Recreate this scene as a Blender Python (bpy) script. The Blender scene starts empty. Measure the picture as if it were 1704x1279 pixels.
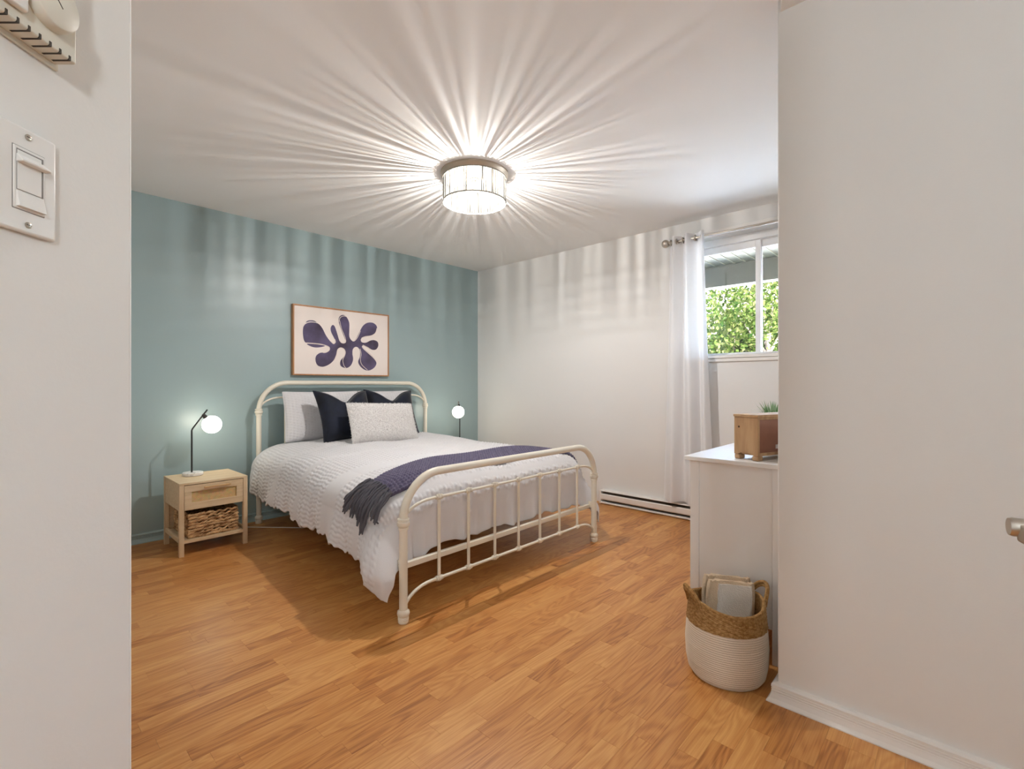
import bpy, bmesh, math, random
import numpy as np
from mathutils import Matrix, Vector

random.seed(11)
rng = np.random.default_rng(11)
S = bpy.context.scene
COL = S.collection
PI = math.pi

# ------------------------------------------------------------------ camera
H = 1.10
TH = math.radians(42.85)
DV = Vector((math.cos(TH), math.sin(TH), 0))      # viewing direction on the floor plan
RV = Vector((math.sin(TH), -math.cos(TH), 0))     # to the right of it
cam_d = bpy.data.cameras.new('camera')
cam = bpy.data.objects.new('camera', cam_d)
COL.objects.link(cam)
cam.location = (0, 0, H)
cam.rotation_euler = (math.radians(90), 0, TH - math.radians(90))
cam_d.sensor_width = 36
cam_d.lens = 36 * 806.3 / 1704
cam_d.shift_y = 0.0003
cam_d.clip_start = 0.02
S.camera = cam

# ------------------------------------------------------------------ world, sun, exposure
W = bpy.data.worlds.new('world')
S.world = W
W.use_nodes = True
wn = W.node_tree
wn.nodes.clear()
wo = wn.nodes.new('ShaderNodeOutputWorld')
wb = wn.nodes.new('ShaderNodeBackground')
ws = wn.nodes.new('ShaderNodeTexSky')
ws.sky_type = 'NISHITA'
ws.sun_disc = False
ws.sun_elevation = math.radians(40)
ws.sun_rotation = math.radians(250)
ws.air_density = 1.0
ws.dust_density = 2.5
wb.inputs['Strength'].default_value = 4.4
wn.links.new(ws.outputs[0], wb.inputs[0])
wn.links.new(wb.outputs[0], wo.inputs[0])

sun_d = bpy.data.lights.new('sun', 'SUN')
sun_d.energy = 88.0
sun_d.angle = math.radians(0.6)
sun_d.color = (1.0, 0.95, 0.86)
sun = bpy.data.objects.new('sun', sun_d)
COL.objects.link(sun)
sun.rotation_euler = Vector((0.25, 0.72, -0.65)).to_track_quat('-Z', 'Y').to_euler()

# daylight entering through the window opening (portal only guides the sampling of the sky)
por_d = bpy.data.lights.new('window_portal', 'AREA')
por_d.shape = 'RECTANGLE'
por_d.size, por_d.size_y = 1.06, 0.98
por = bpy.data.objects.new('window_portal', por_d)
COL.objects.link(por)
por.location = (4.14, 1.12, 1.80)
por.rotation_euler = Vector((-1, 0, 0)).to_track_quat('-Z', 'Y').to_euler()
por_d.cycles.is_portal = True

vs = S.view_settings
vs.view_transform = 'Standard'
vs.look = 'None'
vs.gamma = 1.0
vs.use_curve_mapping = False
vs.exposure = 1.08
cy = S.cycles
cy.max_bounces = 9
cy.diffuse_bounces = 6
cy.glossy_bounces = 4
cy.transmission_bounces = 6
cy.transparent_max_bounces = 24
cy.caustics_reflective = False
cy.caustics_refractive = False
cy.sample_clamp_indirect = 5.0
cy.use_denoising = True

LAMP_W = 39.0       # all bulbs of the ceiling light
HALL_FILL = 128.0       # added fill light in the hall, behind the camera
GLOBE = 7.0         # table lamp globes

# ------------------------------------------------------------------ materials
def mat(name, col, rough=0.6, metal=0.0, spec=0.5, col2=None, nscale=(8, 8, 8), ndetail=4, lo=0.35, hi=0.65,
        bump=0.0, bscale=None, sheen=0.0, coord='Object', distort=0.0):
    m = bpy.data.materials.new(name)
    m.use_nodes = True
    nt = m.node_tree
    b = nt.nodes['Principled BSDF']
    b.inputs['Base Color'].default_value = (*col, 1)
    b.inputs['Roughness'].default_value = rough
    b.inputs['Metallic'].default_value = metal
    b.inputs['Specular IOR Level'].default_value = spec
    if sheen:
        b.inputs['Sheen Weight'].default_value = sheen
        b.inputs['Sheen Roughness'].default_value = 0.4
    if col2 is not None or bump:
        tc = nt.nodes.new('ShaderNodeTexCoord')
    if col2 is not None:
        mp = nt.nodes.new('ShaderNodeMapping')
        mp.inputs['Scale'].default_value = nscale
        no = nt.nodes.new('ShaderNodeTexNoise')
        no.inputs['Scale'].default_value = 1.0
        no.inputs['Detail'].default_value = ndetail
        no.inputs['Distortion'].default_value = distort
        rp = nt.nodes.new('ShaderNodeValToRGB')
        rp.color_ramp.elements[0].position = lo
        rp.color_ramp.elements[1].position = hi
        rp.color_ramp.elements[0].color = (*col, 1)
        rp.color_ramp.elements[1].color = (*col2, 1)
        L = nt.links.new
        L(tc.outputs[coord], mp.inputs[0])
        L(mp.outputs[0], no.inputs['Vector'])
        L(no.outputs['Fac'], rp.inputs[0])
        L(rp.outputs[0], b.inputs['Base Color'])
    if bump:
        mp2 = nt.nodes.new('ShaderNodeMapping')
        mp2.inputs['Scale'].default_value = bscale or (200, 200, 200)
        n2 = nt.nodes.new('ShaderNodeTexNoise')
        n2.inputs['Scale'].default_value = 1.0
        n2.inputs['Detail'].default_value = 3
        bp = nt.nodes.new('ShaderNodeBump')
        bp.inputs['Strength'].default_value = bump
        bp.inputs['Distance'].default_value = 0.004
        L = nt.links.new
        L(tc.outputs[coord], mp2.inputs[0])
        L(mp2.outputs[0], n2.inputs['Vector'])
        L(n2.outputs['Fac'], bp.inputs['Height'])
        L(bp.outputs[0], b.inputs['Normal'])
    return m

def emit(name, col, strength):
    m = bpy.data.materials.new(name)
    m.use_nodes = True
    nt = m.node_tree
    nt.nodes.clear()
    o = nt.nodes.new('ShaderNodeOutputMaterial')
    e = nt.nodes.new('ShaderNodeEmission')
    e.inputs[0].default_value = (*col, 1)
    e.inputs[1].default_value = strength
    nt.links.new(e.outputs[0], o.inputs[0])
    return m

def floor_material():
    m = bpy.data.materials.new('oak_laminate')
    m.use_nodes = True
    nt = m.node_tree
    L = nt.links.new
    N = nt.nodes.new
    b = nt.nodes['Principled BSDF']
    b.inputs['Roughness'].default_value = 0.36
    b.inputs['Specular IOR Level'].default_value = 0.45
    geo = N('ShaderNodeNewGeometry')
    at = N('ShaderNodeAttribute')
    at.attribute_name = 'tone'
    off = N('ShaderNodeVectorMath')
    off.operation = 'SCALE'
    off.inputs[0].default_value = (37.0, 91.0, 13.0)
    L(at.outputs['Fac'], off.inputs['Scale'])
    add = N('ShaderNodeVectorMath')
    add.operation = 'ADD'
    L(geo.outputs['Position'], add.inputs[0])
    L(off.outputs[0], add.inputs[1])
    # fine pores, stretched along the stave
    mp = N('ShaderNodeMapping')
    mp.inputs['Scale'].default_value = (5.0, 210.0, 1.0)
    L(add.outputs[0], mp.inputs[0])
    n1 = N('ShaderNodeTexNoise')
    n1.inputs['Scale'].default_value = 1.0
    n1.inputs['Detail'].default_value = 5
    L(mp.outputs[0], n1.inputs['Vector'])
    # cathedral figure
    mp2 = N('ShaderNodeMapping')
    mp2.inputs['Scale'].default_value = (1.5, 9.0, 1.0)
    L(add.outputs[0], mp2.inputs[0])
    n0 = N('ShaderNodeTexNoise')
    n0.inputs['Scale'].default_value = 1.0
    n0.inputs['Detail'].default_value = 1.5
    L(mp2.outputs[0], n0.inputs['Vector'])
    mul = N('ShaderNodeMath')
    mul.operation = 'MULTIPLY'
    mul.inputs[1].default_value = 95.0
    L(n0.outputs['Fac'], mul.inputs[0])
    sn = N('ShaderNodeMath')
    sn.operation = 'SINE'
    L(mul.outputs[0], sn.inputs[0])
    mr = N('ShaderNodeMapRange')
    mr.inputs['From Min'].default_value = -1
    mr.inputs['From Max'].default_value = 1
    L(sn.outputs[0], mr.inputs['Value'])
    r1 = N('ShaderNodeValToRGB')
    cr = r1.color_ramp
    cr.elements[0].position = 0.0
    cr.elements[0].color = (0.285, 0.096, 0.021, 1)
    cr.elements[1].position = 1.0
    cr.elements[1].color = (0.65, 0.338, 0.113, 1)
    e = cr.elements.new(0.35)
    e.color = (0.475, 0.195, 0.050, 1)
    # factor = 0.5 tone + figure + pores
    a = N('ShaderNodeMath')
    a.operation = 'MULTIPLY_ADD'
    a.inputs[1].default_value = 0.50
    L(at.outputs['Fac'], a.inputs[0])
    c0 = N('ShaderNodeMath')
    c0.operation = 'MULTIPLY'
    c0.inputs[1].default_value = 0.27
    L(mr.outputs[0], c0.inputs[0])
    L(c0.outputs[0], a.inputs[2])
    c1 = N('ShaderNodeMath')
    c1.operation = 'MULTIPLY_ADD'
    c1.inputs[1].default_value = 0.95
    L(n1.outputs['Fac'], c1.inputs[0])
    L(a.outputs[0], c1.inputs[2])
    c2 = N('ShaderNodeMath')
    c2.operation = 'SUBTRACT'
    c2.inputs[1].default_value = 0.385
    L(c1.outputs[0], c2.inputs[0])
    L(c2.outputs[0], r1.inputs[0])
    L(r1.outputs[0], b.inputs['Base Color'])
    return m

def weave_material(name, c1, c2, scale):
    m = bpy.data.materials.new(name)
    m.use_nodes = True
    nt = m.node_tree
    L = nt.links.new
    N = nt.nodes.new
    b = nt.nodes['Principled BSDF']
    b.inputs['Roughness'].default_value = 0.75
    tc = N('ShaderNodeTexCoord')
    mp = N('ShaderNodeMapping')
    mp.inputs['Scale'].default_value = scale
    L(tc.outputs['Object'], mp.inputs[0])
    ck = N('ShaderNodeTexChecker')
    ck.inputs['Scale'].default_value = 1.0
    ck.inputs['Color1'].default_value = (*c1, 1)
    ck.inputs['Color2'].default_value = (*c2, 1)
    L(mp.outputs[0], ck.inputs[0])
    no = N('ShaderNodeTexNoise')
    no.inputs['Scale'].default_value = 60
    L(tc.outputs['Object'], no.inputs['Vector'])
    mx = N('ShaderNodeMixRGB')
    mx.blend_type = 'MULTIPLY'
    mx.inputs[0].default_value = 0.45
    L(ck.outputs[0], mx.inputs[1])
    L(no.outputs['Color'], mx.inputs[2])
    L(ck.outputs[0], mx.inputs[1])
    L(mx.outputs[0], b.inputs['Base Color'])
    bp = N('ShaderNodeBump')
    bp.inputs['Strength'].default_value = 0.6
    bp.inputs['Distance'].default_value = 0.002
    L(ck.outputs['Fac'], bp.inputs['Height'])
    L(bp.outputs[0], b.inputs['Normal'])
    return m

def see_through(name, col, fac_lo, fac_hi, trans_col, kind='diffuse', gloss=0.08):
    """surface mixed with a see-through share that differs from object to object"""
    m = bpy.data.materials.new(name)
    m.use_nodes = True
    nt = m.node_tree
    nt.nodes.clear()
    L = nt.links.new
    N = nt.nodes.new
    o = N('ShaderNodeOutputMaterial')
    tr = N('ShaderNodeBsdfTransparent')
    tr.inputs[0].default_value = (*trans_col, 1)
    tl = N('ShaderNodeBsdfTranslucent')
    tl.inputs[0].default_value = (*col, 1)
    df = N('ShaderNodeBsdfDiffuse')
    df.inputs[0].default_value = (*col, 1)
    mx0 = N('ShaderNodeMixShader')
    mx0.inputs[0].default_value = 0.5 if kind == 'diffuse' else 0.72
    L(tl.outputs[0], mx0.inputs[1])
    L(df.outputs[0], mx0.inputs[2])
    gl = N('ShaderNodeBsdfGlossy')
    gl.inputs['Roughness'].default_value = 0.15
    mxg = N('ShaderNodeMixShader')
    mxg.inputs[0].default_value = gloss
    L(mx0.outputs[0], mxg.inputs[1])
    L(gl.outputs[0], mxg.inputs[2])
    mx = N('ShaderNodeMixShader')
    oi = N('ShaderNodeObjectInfo')
    mr = N('ShaderNodeMapRange')
    mr.inputs['To Min'].default_value = fac_lo
    mr.inputs['To Max'].default_value = fac_hi
    L(oi.outputs['Random'], mr.inputs['Value'])
    L(mr.outputs[0], mx.inputs[0])
    L(mxg.outputs[0], mx.inputs[1])
    L(tr.outputs[0], mx.inputs[2])
    L(mx.outputs[0], o.inputs[0])
    return m

def pane_material():
    m = bpy.data.materials.new('window_glass')
    m.use_nodes = True
    nt = m.node_tree
    nt.nodes.clear()
    L = nt.links.new
    N = nt.nodes.new
    o = N('ShaderNodeOutputMaterial')
    tr = N('ShaderNodeBsdfTransparent')
    tr.inputs[0].default_value = (0.96, 0.98, 0.97, 1)
    gl = N('ShaderNodeBsdfGlossy')
    gl.inputs['Roughness'].default_value = 0.02
    fr = N('ShaderNodeFresnel')
    fr.inputs[0].default_value = 1.35
    mx = N('ShaderNodeMixShader')
    L(fr.outputs[0], mx.inputs[0])
    L(tr.outputs[0], mx.inputs[1])
    L(gl.outputs[0], mx.inputs[2])
    L(mx.outputs[0], o.inputs[0])
    return m

def leaf_material(name, c1, c2, c3):
    m = bpy.data.materials.new(name)
    m.use_nodes = True
    nt = m.node_tree
    nt.nodes.clear()
    L = nt.links.new
    N = nt.nodes.new
    o = N('ShaderNodeOutputMaterial')
    at = N('ShaderNodeAttribute')
    at.attribute_name = 'tone'
    rp = N('ShaderNodeValToRGB')
    rp.color_ramp.elements[0].color = (*c1, 1)
    rp.color_ramp.elements[1].color = (*c3, 1)
    e = rp.color_ramp.elements.new(0.5)
    e.color = (*c2, 1)
    L(at.outputs['Fac'], rp.inputs[0])
    df = N('ShaderNodeBsdfDiffuse')
    tl = N('ShaderNodeBsdfTranslucent')
    L(rp.outputs[0], df.inputs[0])
    L(rp.outputs[0], tl.inputs[0])
    mx = N('ShaderNodeMixShader')
    mx.inputs[0].default_value = 0.35
    L(df.outputs[0], mx.inputs[1])
    L(tl.outputs[0], mx.inputs[2])
    L(mx.outputs[0], o.inputs[0])
    return m

def brick_material():
    m = bpy.data.materials.new('red_brick')
    m.use_nodes = True
    nt = m.node_tree
    L = nt.links.new
    N = nt.nodes.new
    b = nt.nodes['Principled BSDF']
    b.inputs['Roughness'].default_value = 0.9
    tc = N('ShaderNodeTexCoord')
    mp = N('ShaderNodeMapping')
    mp.inputs['Rotation'].default_value = (PI / 2, 0, PI / 2)
    L(tc.outputs['Object'], mp.inputs[0])
    bk = N('ShaderNodeTexBrick')
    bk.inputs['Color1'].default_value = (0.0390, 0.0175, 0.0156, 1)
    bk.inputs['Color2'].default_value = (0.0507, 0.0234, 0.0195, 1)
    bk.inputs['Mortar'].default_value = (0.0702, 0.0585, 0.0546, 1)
    bk.inputs['Scale'].default_value = 4.0
    L(mp.outputs[0], bk.inputs[0])
    L(bk.outputs[0], b.inputs['Base Color'])
    return m

M = {}
M['white_wall'] = mat('white_wall_paint', (0.775, 0.768, 0.752), 0.62, spec=0.35, bump=0.05, bscale=(160, 160, 160))
M['hall'] = mat('darkened_hall_wall', (0.30, 0.295, 0.28), 0.8)  # unseen hall walls, darkened to cut bounce onto the near right wall
M['ceiling'] = mat('ceiling_paint', (0.85, 0.842, 0.828), 0.85, spec=0.2)
M['blue_wall'] = mat('blue_wall_paint', (0.30, 0.395, 0.405), 0.35, spec=0.6, bump=0.05, bscale=(160, 160, 160))
M['trim'] = mat('white_trim_paint', (0.82, 0.80, 0.77), 0.4)
M['vinyl'] = mat('white_vinyl', (0.86, 0.86, 0.86), 0.35)
M['floor'] = floor_material()
M['sub'] = mat('floor_joint', (0.26, 0.125, 0.045), 0.8)
M['cream'] = mat('cream_enamel', (0.76, 0.71, 0.60), 0.32)
M['linen'] = mat('white_cotton', (0.665, 0.653, 0.665), 0.9, spec=0.15, bump=0.35, bscale=(320, 320, 320), sheen=0.2)
M['plush'] = mat('white_plush', (0.78, 0.755, 0.74), 0.95, spec=0.1, bump=0.7, bscale=(260, 260, 260), sheen=0.3)
M['tick'] = mat('mattress_ticking', (0.78, 0.77, 0.75), 0.9)
M['velvet'] = mat('navy_velvet', (0.006, 0.007, 0.012), 0.7, spec=0.2, col2=(0.012, 0.017, 0.036), nscale=(7, 7, 7), sheen=0.35)
M['knit'] = mat('indigo_knit', (0.075, 0.065, 0.115), 0.9, spec=0.1, col2=(0.125, 0.11, 0.17), nscale=(45, 45, 45), bump=0.6, bscale=(300, 300, 300), sheen=0.25)
M['fringe'] = mat('charcoal_yarn', (0.10, 0.095, 0.11), 0.9, spec=0.1, bump=0.6, bscale=(400, 400, 400), sheen=0.2)
M['oak'] = mat('pale_oak', (0.60, 0.45, 0.275), 0.55, spec=0.35, col2=(0.70, 0.55, 0.36), nscale=(4, 60, 60), ndetail=5)
M['oak_v'] = mat('pale_oak_upright', (0.58, 0.43, 0.265), 0.55, spec=0.35, col2=(0.68, 0.53, 0.345), nscale=(60, 60, 4), ndetail=5)
M['dark_gap'] = mat('shadowed_interior', (0.10, 0.075, 0.05), 0.9)
M['rattan'] = weave_material('rattan_weave', (0.86, 0.62, 0.31), (0.72, 0.48, 0.21), (190, 190, 190))
M['seagrass'] = mat('water_hyacinth', (0.22, 0.10, 0.036), 0.7, spec=0.3, col2=(0.66, 0.43, 0.22), nscale=(22, 22, 40), ndetail=6, lo=0.32, hi=0.62)
M['black'] = mat('black_metal', (0.025, 0.025, 0.025), 0.4, metal=0.3)
M['marble'] = mat('white_marble', (0.55, 0.52, 0.49), 0.25, col2=(0.80, 0.78, 0.75), nscale=(14, 14, 14), ndetail=7, lo=0.36, hi=0.46, distort=2.0)
M['ring'] = mat('grey_metal', (0.20, 0.19, 0.17), 0.6)
M['globe'] = emit('lit_opal_glass', (1.0, 0.93, 0.78), GLOBE)
M['fill_globe'] = emit('hall_fill_globe', (0.92, 0.975, 1.0), HALL_FILL)  # glow of the fill light added in the hall
M['bulb'] = emit('lit_bulb', (1.0, 0.94, 0.84), 5.0)
M['nickel'] = mat('brushed_nickel', (0.56, 0.52, 0.46), 0.34, metal=1.0)
M['bronze'] = mat('satin_taupe_metal', (0.45, 0.38, 0.30), 0.4, metal=0.6)
M['copper'] = mat('walnut_frame', (0.36, 0.16, 0.062), 0.45, col2=(0.46, 0.22, 0.09), nscale=(30, 30, 5))
M['paper'] = mat('art_paper', (0.78, 0.70, 0.655), 0.85)
M['paper2'] = mat('art_paper_inner', (0.80, 0.735, 0.70), 0.85)
M['ink'] = mat('indigo_wash', (0.050, 0.034, 0.062), 0.8, col2=(0.115, 0.095, 0.185), nscale=(5, 5, 5), ndetail=5)
M['line'] = mat('pale_brush_line', (0.76, 0.66, 0.60), 0.8)
M['crystal'] = see_through('crystal_glass', (0.085, 0.085, 0.08), 0.04, 0.88, (0.98, 0.97, 0.95), gloss=0.06)
M['sheer'] = see_through('sheer_voile', (0.97, 0.97, 0.98), 0.10, 0.10, (1, 1, 1), kind='cloth', gloss=0.0)
M['glass'] = pane_material()
M['dresser'] = mat('white_laminate', (0.80, 0.785, 0.77), 0.42)
M['mango'] = mat('natural_mango_wood', (0.36, 0.205, 0.095), 0.6, col2=(0.52, 0.335, 0.18), nscale=(30, 30, 5), ndetail=6)
M['redpanel'] = mat('reddish_stained_panel', (0.24, 0.105, 0.065), 0.35, col2=(0.32, 0.15, 0.095), nscale=(8, 8, 4))
M['knot'] = mat('dark_knot', (0.06, 0.03, 0.015), 0.7)
M['jute'] = mat('braided_jute', (0.24, 0.125, 0.042), 0.9, spec=0.15, col2=(0.42, 0.25, 0.10), nscale=(90, 90, 120), bump=0.5, bscale=(250, 250, 250))
M['rope'] = mat('cream_cotton_rope', (0.66, 0.575, 0.475), 0.9, spec=0.15, bump=0.4, bscale=(400, 400, 400))
M['beige'] = mat('beige_sherpa', (0.60, 0.46, 0.32), 0.95, spec=0.1, bump=0.8, bscale=(220, 220, 220))
M['ivory'] = mat('ivory_waffle', (0.74, 0.69, 0.63), 0.95, spec=0.1, bump=0.8, bscale=(260, 260, 260))
M['enamel'] = mat('heater_enamel', (0.80, 0.77, 0.73), 0.45)
M['slot'] = mat('dark_slot', (0.05, 0.04, 0.03), 0.7)
M['gap'] = mat('grey_gap', (0.22, 0.21, 0.20), 0.6)
M['handle'] = mat('amber_oak', (0.50, 0.30, 0.13), 0.5, col2=(0.58, 0.37, 0.18), nscale=(4, 60, 60))
M['plastic'] = mat('ivory_plastic', (0.76, 0.745, 0.69), 0.45)
M['plastic_w'] = mat('white_plastic', (0.80, 0.79, 0.77), 0.35)
M['shell'] = mat('thermostat_ivory', (0.70, 0.68, 0.60), 0.45)
M['door'] = mat('white_door_paint', (0.78, 0.76, 0.73), 0.4)
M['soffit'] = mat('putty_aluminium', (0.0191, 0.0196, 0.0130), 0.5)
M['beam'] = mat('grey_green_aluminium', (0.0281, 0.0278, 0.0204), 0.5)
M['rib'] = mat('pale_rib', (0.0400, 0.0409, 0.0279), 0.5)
M['fascia'] = mat('white_fascia', (0.85, 0.86, 0.88), 0.5)
M['brick'] = brick_material()
M['asphalt'] = mat('grey_shingle', (0.16, 0.16, 0.17), 0.9)
M['paving'] = mat('pale_concrete', (0.74, 0.73, 0.70), 0.9)
M['bark'] = mat('grey_bark', (0.07, 0.055, 0.045), 0.9)
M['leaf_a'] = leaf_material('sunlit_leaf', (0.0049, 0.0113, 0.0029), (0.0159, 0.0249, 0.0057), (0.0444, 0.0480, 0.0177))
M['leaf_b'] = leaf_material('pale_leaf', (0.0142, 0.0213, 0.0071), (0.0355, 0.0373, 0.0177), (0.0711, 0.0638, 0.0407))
M['leaf_c'] = leaf_material('small_plant_leaf', (0.08, 0.20, 0.06), (0.16, 0.30, 0.12), (0.35, 0.48, 0.30))
M['pot'] = mat('white_ceramic', (0.8, 0.79, 0.77), 0.3)
M['sticker'] = mat('paper_sticker', (0.72, 0.68, 0.64), 0.7)

# ------------------------------------------------------------------ mesh helpers
class MB:
    def __init__(s):
        s.v, s.f = [], []

    def add(s, verts, faces):
        o = len(s.v)
        s.v += [tuple(p) for p in verts]
        s.f += [tuple(i + o for i in f) for f in faces]
        return s

    def box(s, x0, x1, y0, y1, z0, z1, xf=None):
        v = [(x, y, z) for z in (z0, z1) for y in (y0, y1) for x in (x0, x1)]
        if xf is not None:
            v = [xf @ Vector(p) for p in v]
        return s.add(v, [(0, 2, 3, 1), (4, 5, 7, 6), (0, 1, 5, 4), (2, 6, 7, 3), (0, 4, 6, 2), (1, 3, 7, 5)])

    def prism(s, poly, z0, z1):
        n = len(poly)
        v = [(x, y, z0) for x, y in poly] + [(x, y, z1) for x, y in poly]
        f = [tuple(range(n - 1, -1, -1)), tuple(range(n, 2 * n))]
        f += [(i, (i + 1) % n, n + (i + 1) % n, n + i) for i in range(n)]
        return s.add(v, f)

    def sweep(s, prof, a, b, side, up=Vector((0, 0, 1))):
        """profile of (out, height) pairs swept from a to b; out points along side"""
        a, b, side = Vector(a), Vector(b), Vector(side)
        n = len(prof)
        v = [p + side * o + up * h for p in (a, b) for o, h in prof]
        f = [(i, i + 1, n + i + 1, n + i) for i in range(n - 1)]
        f += [(n - 1, 0, n, 2 * n - 1), tuple(range(n - 1, -1, -1)), tuple(range(n, 2 * n))]
        return s.add(v, f)

    def tube(s, pts, r, seg=12, closed=False, caps=True):
        pts = [Vector(p) for p in pts]
        n = len(pts)
        rr = r if isinstance(r, (list, tuple)) else [r] * n
        tans = []
        for i in range(n):
            a = pts[i - 1] if (i > 0 or closed) else pts[0]
            b = pts[(i + 1) % n] if (i < n - 1 or closed) else pts[-1]
            t = (b - a)
            tans.append(t.normalized() if t.length > 1e-9 else Vector((0, 0, 1)))
        ref = Vector((0, 0, 1)) if abs(tans[0].z) < 0.9 else Vector((1, 0, 0))
        u = (ref - tans[0] * ref.dot(tans[0])).normalized()
        v, f = [], []
        for i in range(n):
            u = (u - tans[i] * u.dot(tans[i]))
            u = u.normalized() if u.length > 1e-6 else tans[i].orthogonal().normalized()
            w = tans[i].cross(u)
            for k in range(seg):
                a = 2 * PI * k / seg
                v.append(pts[i] + (u * math.cos(a) + w * math.sin(a)) * rr[i])
        m = n if closed else n - 1
        for i in range(m):
            j = (i + 1) % n
            for k in range(seg):
                k2 = (k + 1) % seg
                f.append((i * seg + k, i * seg + k2, j * seg + k2, j * seg + k))
        if caps and not closed:
            f.append(tuple(range(seg - 1, -1, -1)))
            f.append(tuple((n - 1) * seg + k for k in range(seg)))
        return s.add(v, f)

    def lathe(s, prof, c, seg=24, axis=None, cap=True):
        """prof: (radius, height) pairs about an axis through c"""
        c = Vector(c)
        q = Vector((0, 0, 1)).rotation_difference(Vector(axis)) if axis is not None else None
        v, f = [], []
        for r, h in prof:
            for k in range(seg):
                a = 2 * PI * k / seg
                p = Vector((r * math.cos(a), r * math.sin(a), h))
                v.append(c + (q @ p if q else p))
        n = len(prof)
        for i in range(n - 1):
            for k in range(seg):
                k2 = (k + 1) % seg
                f.append((i * seg + k, i * seg + k2, (i + 1) * seg + k2, (i + 1) * seg + k))
        if cap:
            f.append(tuple(range(seg - 1, -1, -1)))
            f.append(tuple((n - 1) * seg + k for k in range(seg)))
        return s.add(v, f)

    def grid(s, P, wrap=False):
        P = np.asarray(P)
        n, m = P.shape[:2]
        idx = np.arange(n * m).reshape(n, m)
        f = []
        for i in range(n - 1):
            for j in range(m if wrap else m - 1):
                j2 = (j + 1) % m
                f.append((idx[i, j], idx[i, j2], idx[i + 1, j2], idx[i + 1, j]))
        return s.add(P.reshape(-1, 3).tolist(), [tuple(int(q) for q in t) for t in f])

    def sphere(s, c, r, seg=24, rings=14, scale=(1, 1, 1)):
        prof = []
        v, f = [], []
        c = Vector(c)
        for i in range(1, rings):
            a = PI * i / rings
            for k in range(seg):
                b = 2 * PI * k / seg
                v.append(c + Vector((r * math.sin(a) * math.cos(b) * scale[0], r * math.sin(a) * math.sin(b) * scale[1], -r * math.cos(a) * scale[2])))
        for i in range(rings - 2):
            for k in range(seg):
                k2 = (k + 1) % seg
                f.append((i * seg + k, i * seg + k2, (i + 1) * seg + k2, (i + 1) * seg + k))
        lo, hi = len(v), len(v) + 1
        v += [c + Vector((0, 0, -r * scale[2])), c + Vector((0, 0, r * scale[2]))]
        t = (rings - 2) * seg
        for k in range(seg):
            k2 = (k + 1) % seg
            f.append((lo, k2, k))
            f.append((hi, t + k, t + k2))
        return s.add(v, f)

    def build(s, name, material, parent=None, smooth=True, bevel=0.0, angle=40, seg=2, world=True, tone=None):
        me = bpy.data.meshes.new(name)
        o3 = Vector((0, 0, 0))
        if parent is not None and world:
            q = parent
            while q is not None:
                o3 += q.location
                q = q.parent
        me.from_pydata([(p[0] - o3.x, p[1] - o3.y, p[2] - o3.z) for p in s.v], [], s.f)
        me.materials.append(material)
        if smooth:
            me.polygons.foreach_set('use_smooth', [True] * len(me.polygons))
            me.set_sharp_from_angle(angle=math.radians(angle))
        if tone is not None:
            a = me.attributes.new('tone', 'FLOAT', 'FACE')
            a.data.foreach_set('value', tone)
        me.update()
        o = bpy.data.objects.new(name, me)
        COL.objects.link(o)
        if parent is not None:
            o.parent = parent
        if bevel:
            b = o.modifiers.new('bevel', 'BEVEL')
            b.width = bevel
            b.segments = seg
            b.limit_method = 'ANGLE'
            b.angle_limit = math.radians(50)
        return o

def thing(name, label, cat, loc=(0, 0, 0), group=None):
    o = bpy.data.objects.new(name, None)
    COL.objects.link(o)
    o.location = loc
    o.empty_display_size = 0.05
    tag(o, label, cat, group)
    return o

def tag(o, label, cat, group=None):
    o['label'] = label
    o['category'] = cat
    if group:
        o['group'] = group
    return o

def struct(o):
    o['kind'] = 'structure'
    return o

def copy_tree(o, parent=None):
    c = o.copy()
    COL.objects.link(c)
    if parent is not None:
        c.parent = parent
        c.matrix_parent_inverse = o.matrix_parent_inverse
    for ch in list(o.children):
        copy_tree(ch, c)
    return c

def cv(u, dep, z):
    """point given by its offset to the right of the camera axis, its depth and its height"""
    p = DV * dep + RV * u
    return Vector((p.x, p.y, z))

# ------------------------------------------------------------------ room shell
XB, YB, ZC = 3.926, 4.195, 2.44        # window wall, blue wall, ceiling
XN, YN = 1.870, 0.470                  # corner of the near right wall
WL = 0.543                             # near left wall, to the left of the camera axis
PL = DV * 0.691 - RV * WL              # its visible end
fl = struct(MB().box(-1.3, 4.1, -1.7, 4.35, -0.12, -0.0042).build('floor', M['sub'], smooth=False))
struct(MB().box(-1.3, 4.13, -1.7, 4.35, ZC, ZC + 0.15).build('ceiling', M['ceiling'], smooth=False))
# ceiling of the entry is a little lower
struct(MB().prism([(1.90, 0.47), (0.60, 0.07), (-1.2, -0.5), (-1.2, -1.6), (1.90, -1.6)], 2.395, ZC + 0.02).build('ceiling_entry', M['ceiling'], smooth=False))
struct(MB().box(0.0, 4.13, YB, YB + 0.12, -0.1, ZC + 0.05).build('wall_back', M['blue_wall'], smooth=False))
WY0, WY1, WZ0, WZ1 = 0.58, 1.625, 1.333, 2.278
w = MB()
w.box(XB, XB + 0.20, WY1, YB + 0.05, -0.1, ZC + 0.05)
w.box(XB, XB + 0.20, 0.30, WY0, -0.1, ZC + 0.05)
w.box(XB, XB + 0.20, WY0, WY1, -0.1, WZ0)
w.box(XB, XB + 0.20, WY0, WY1, WZ1, ZC + 0.05)
struct(w.build('wall_right', M['white_wall'], smooth=False))
struct(MB().box(0.0, PL.x, PL.y, YB + 0.05, -0.1, ZC + 0.05).build('wall_left', M['white_wall'], smooth=False))
q = [DV * 0.691 - RV * WL, -DV * 0.95 - RV * WL, -DV * 0.95 - RV * (WL + 0.11), DV * 0.691 - RV * (WL + 0.11)]
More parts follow.
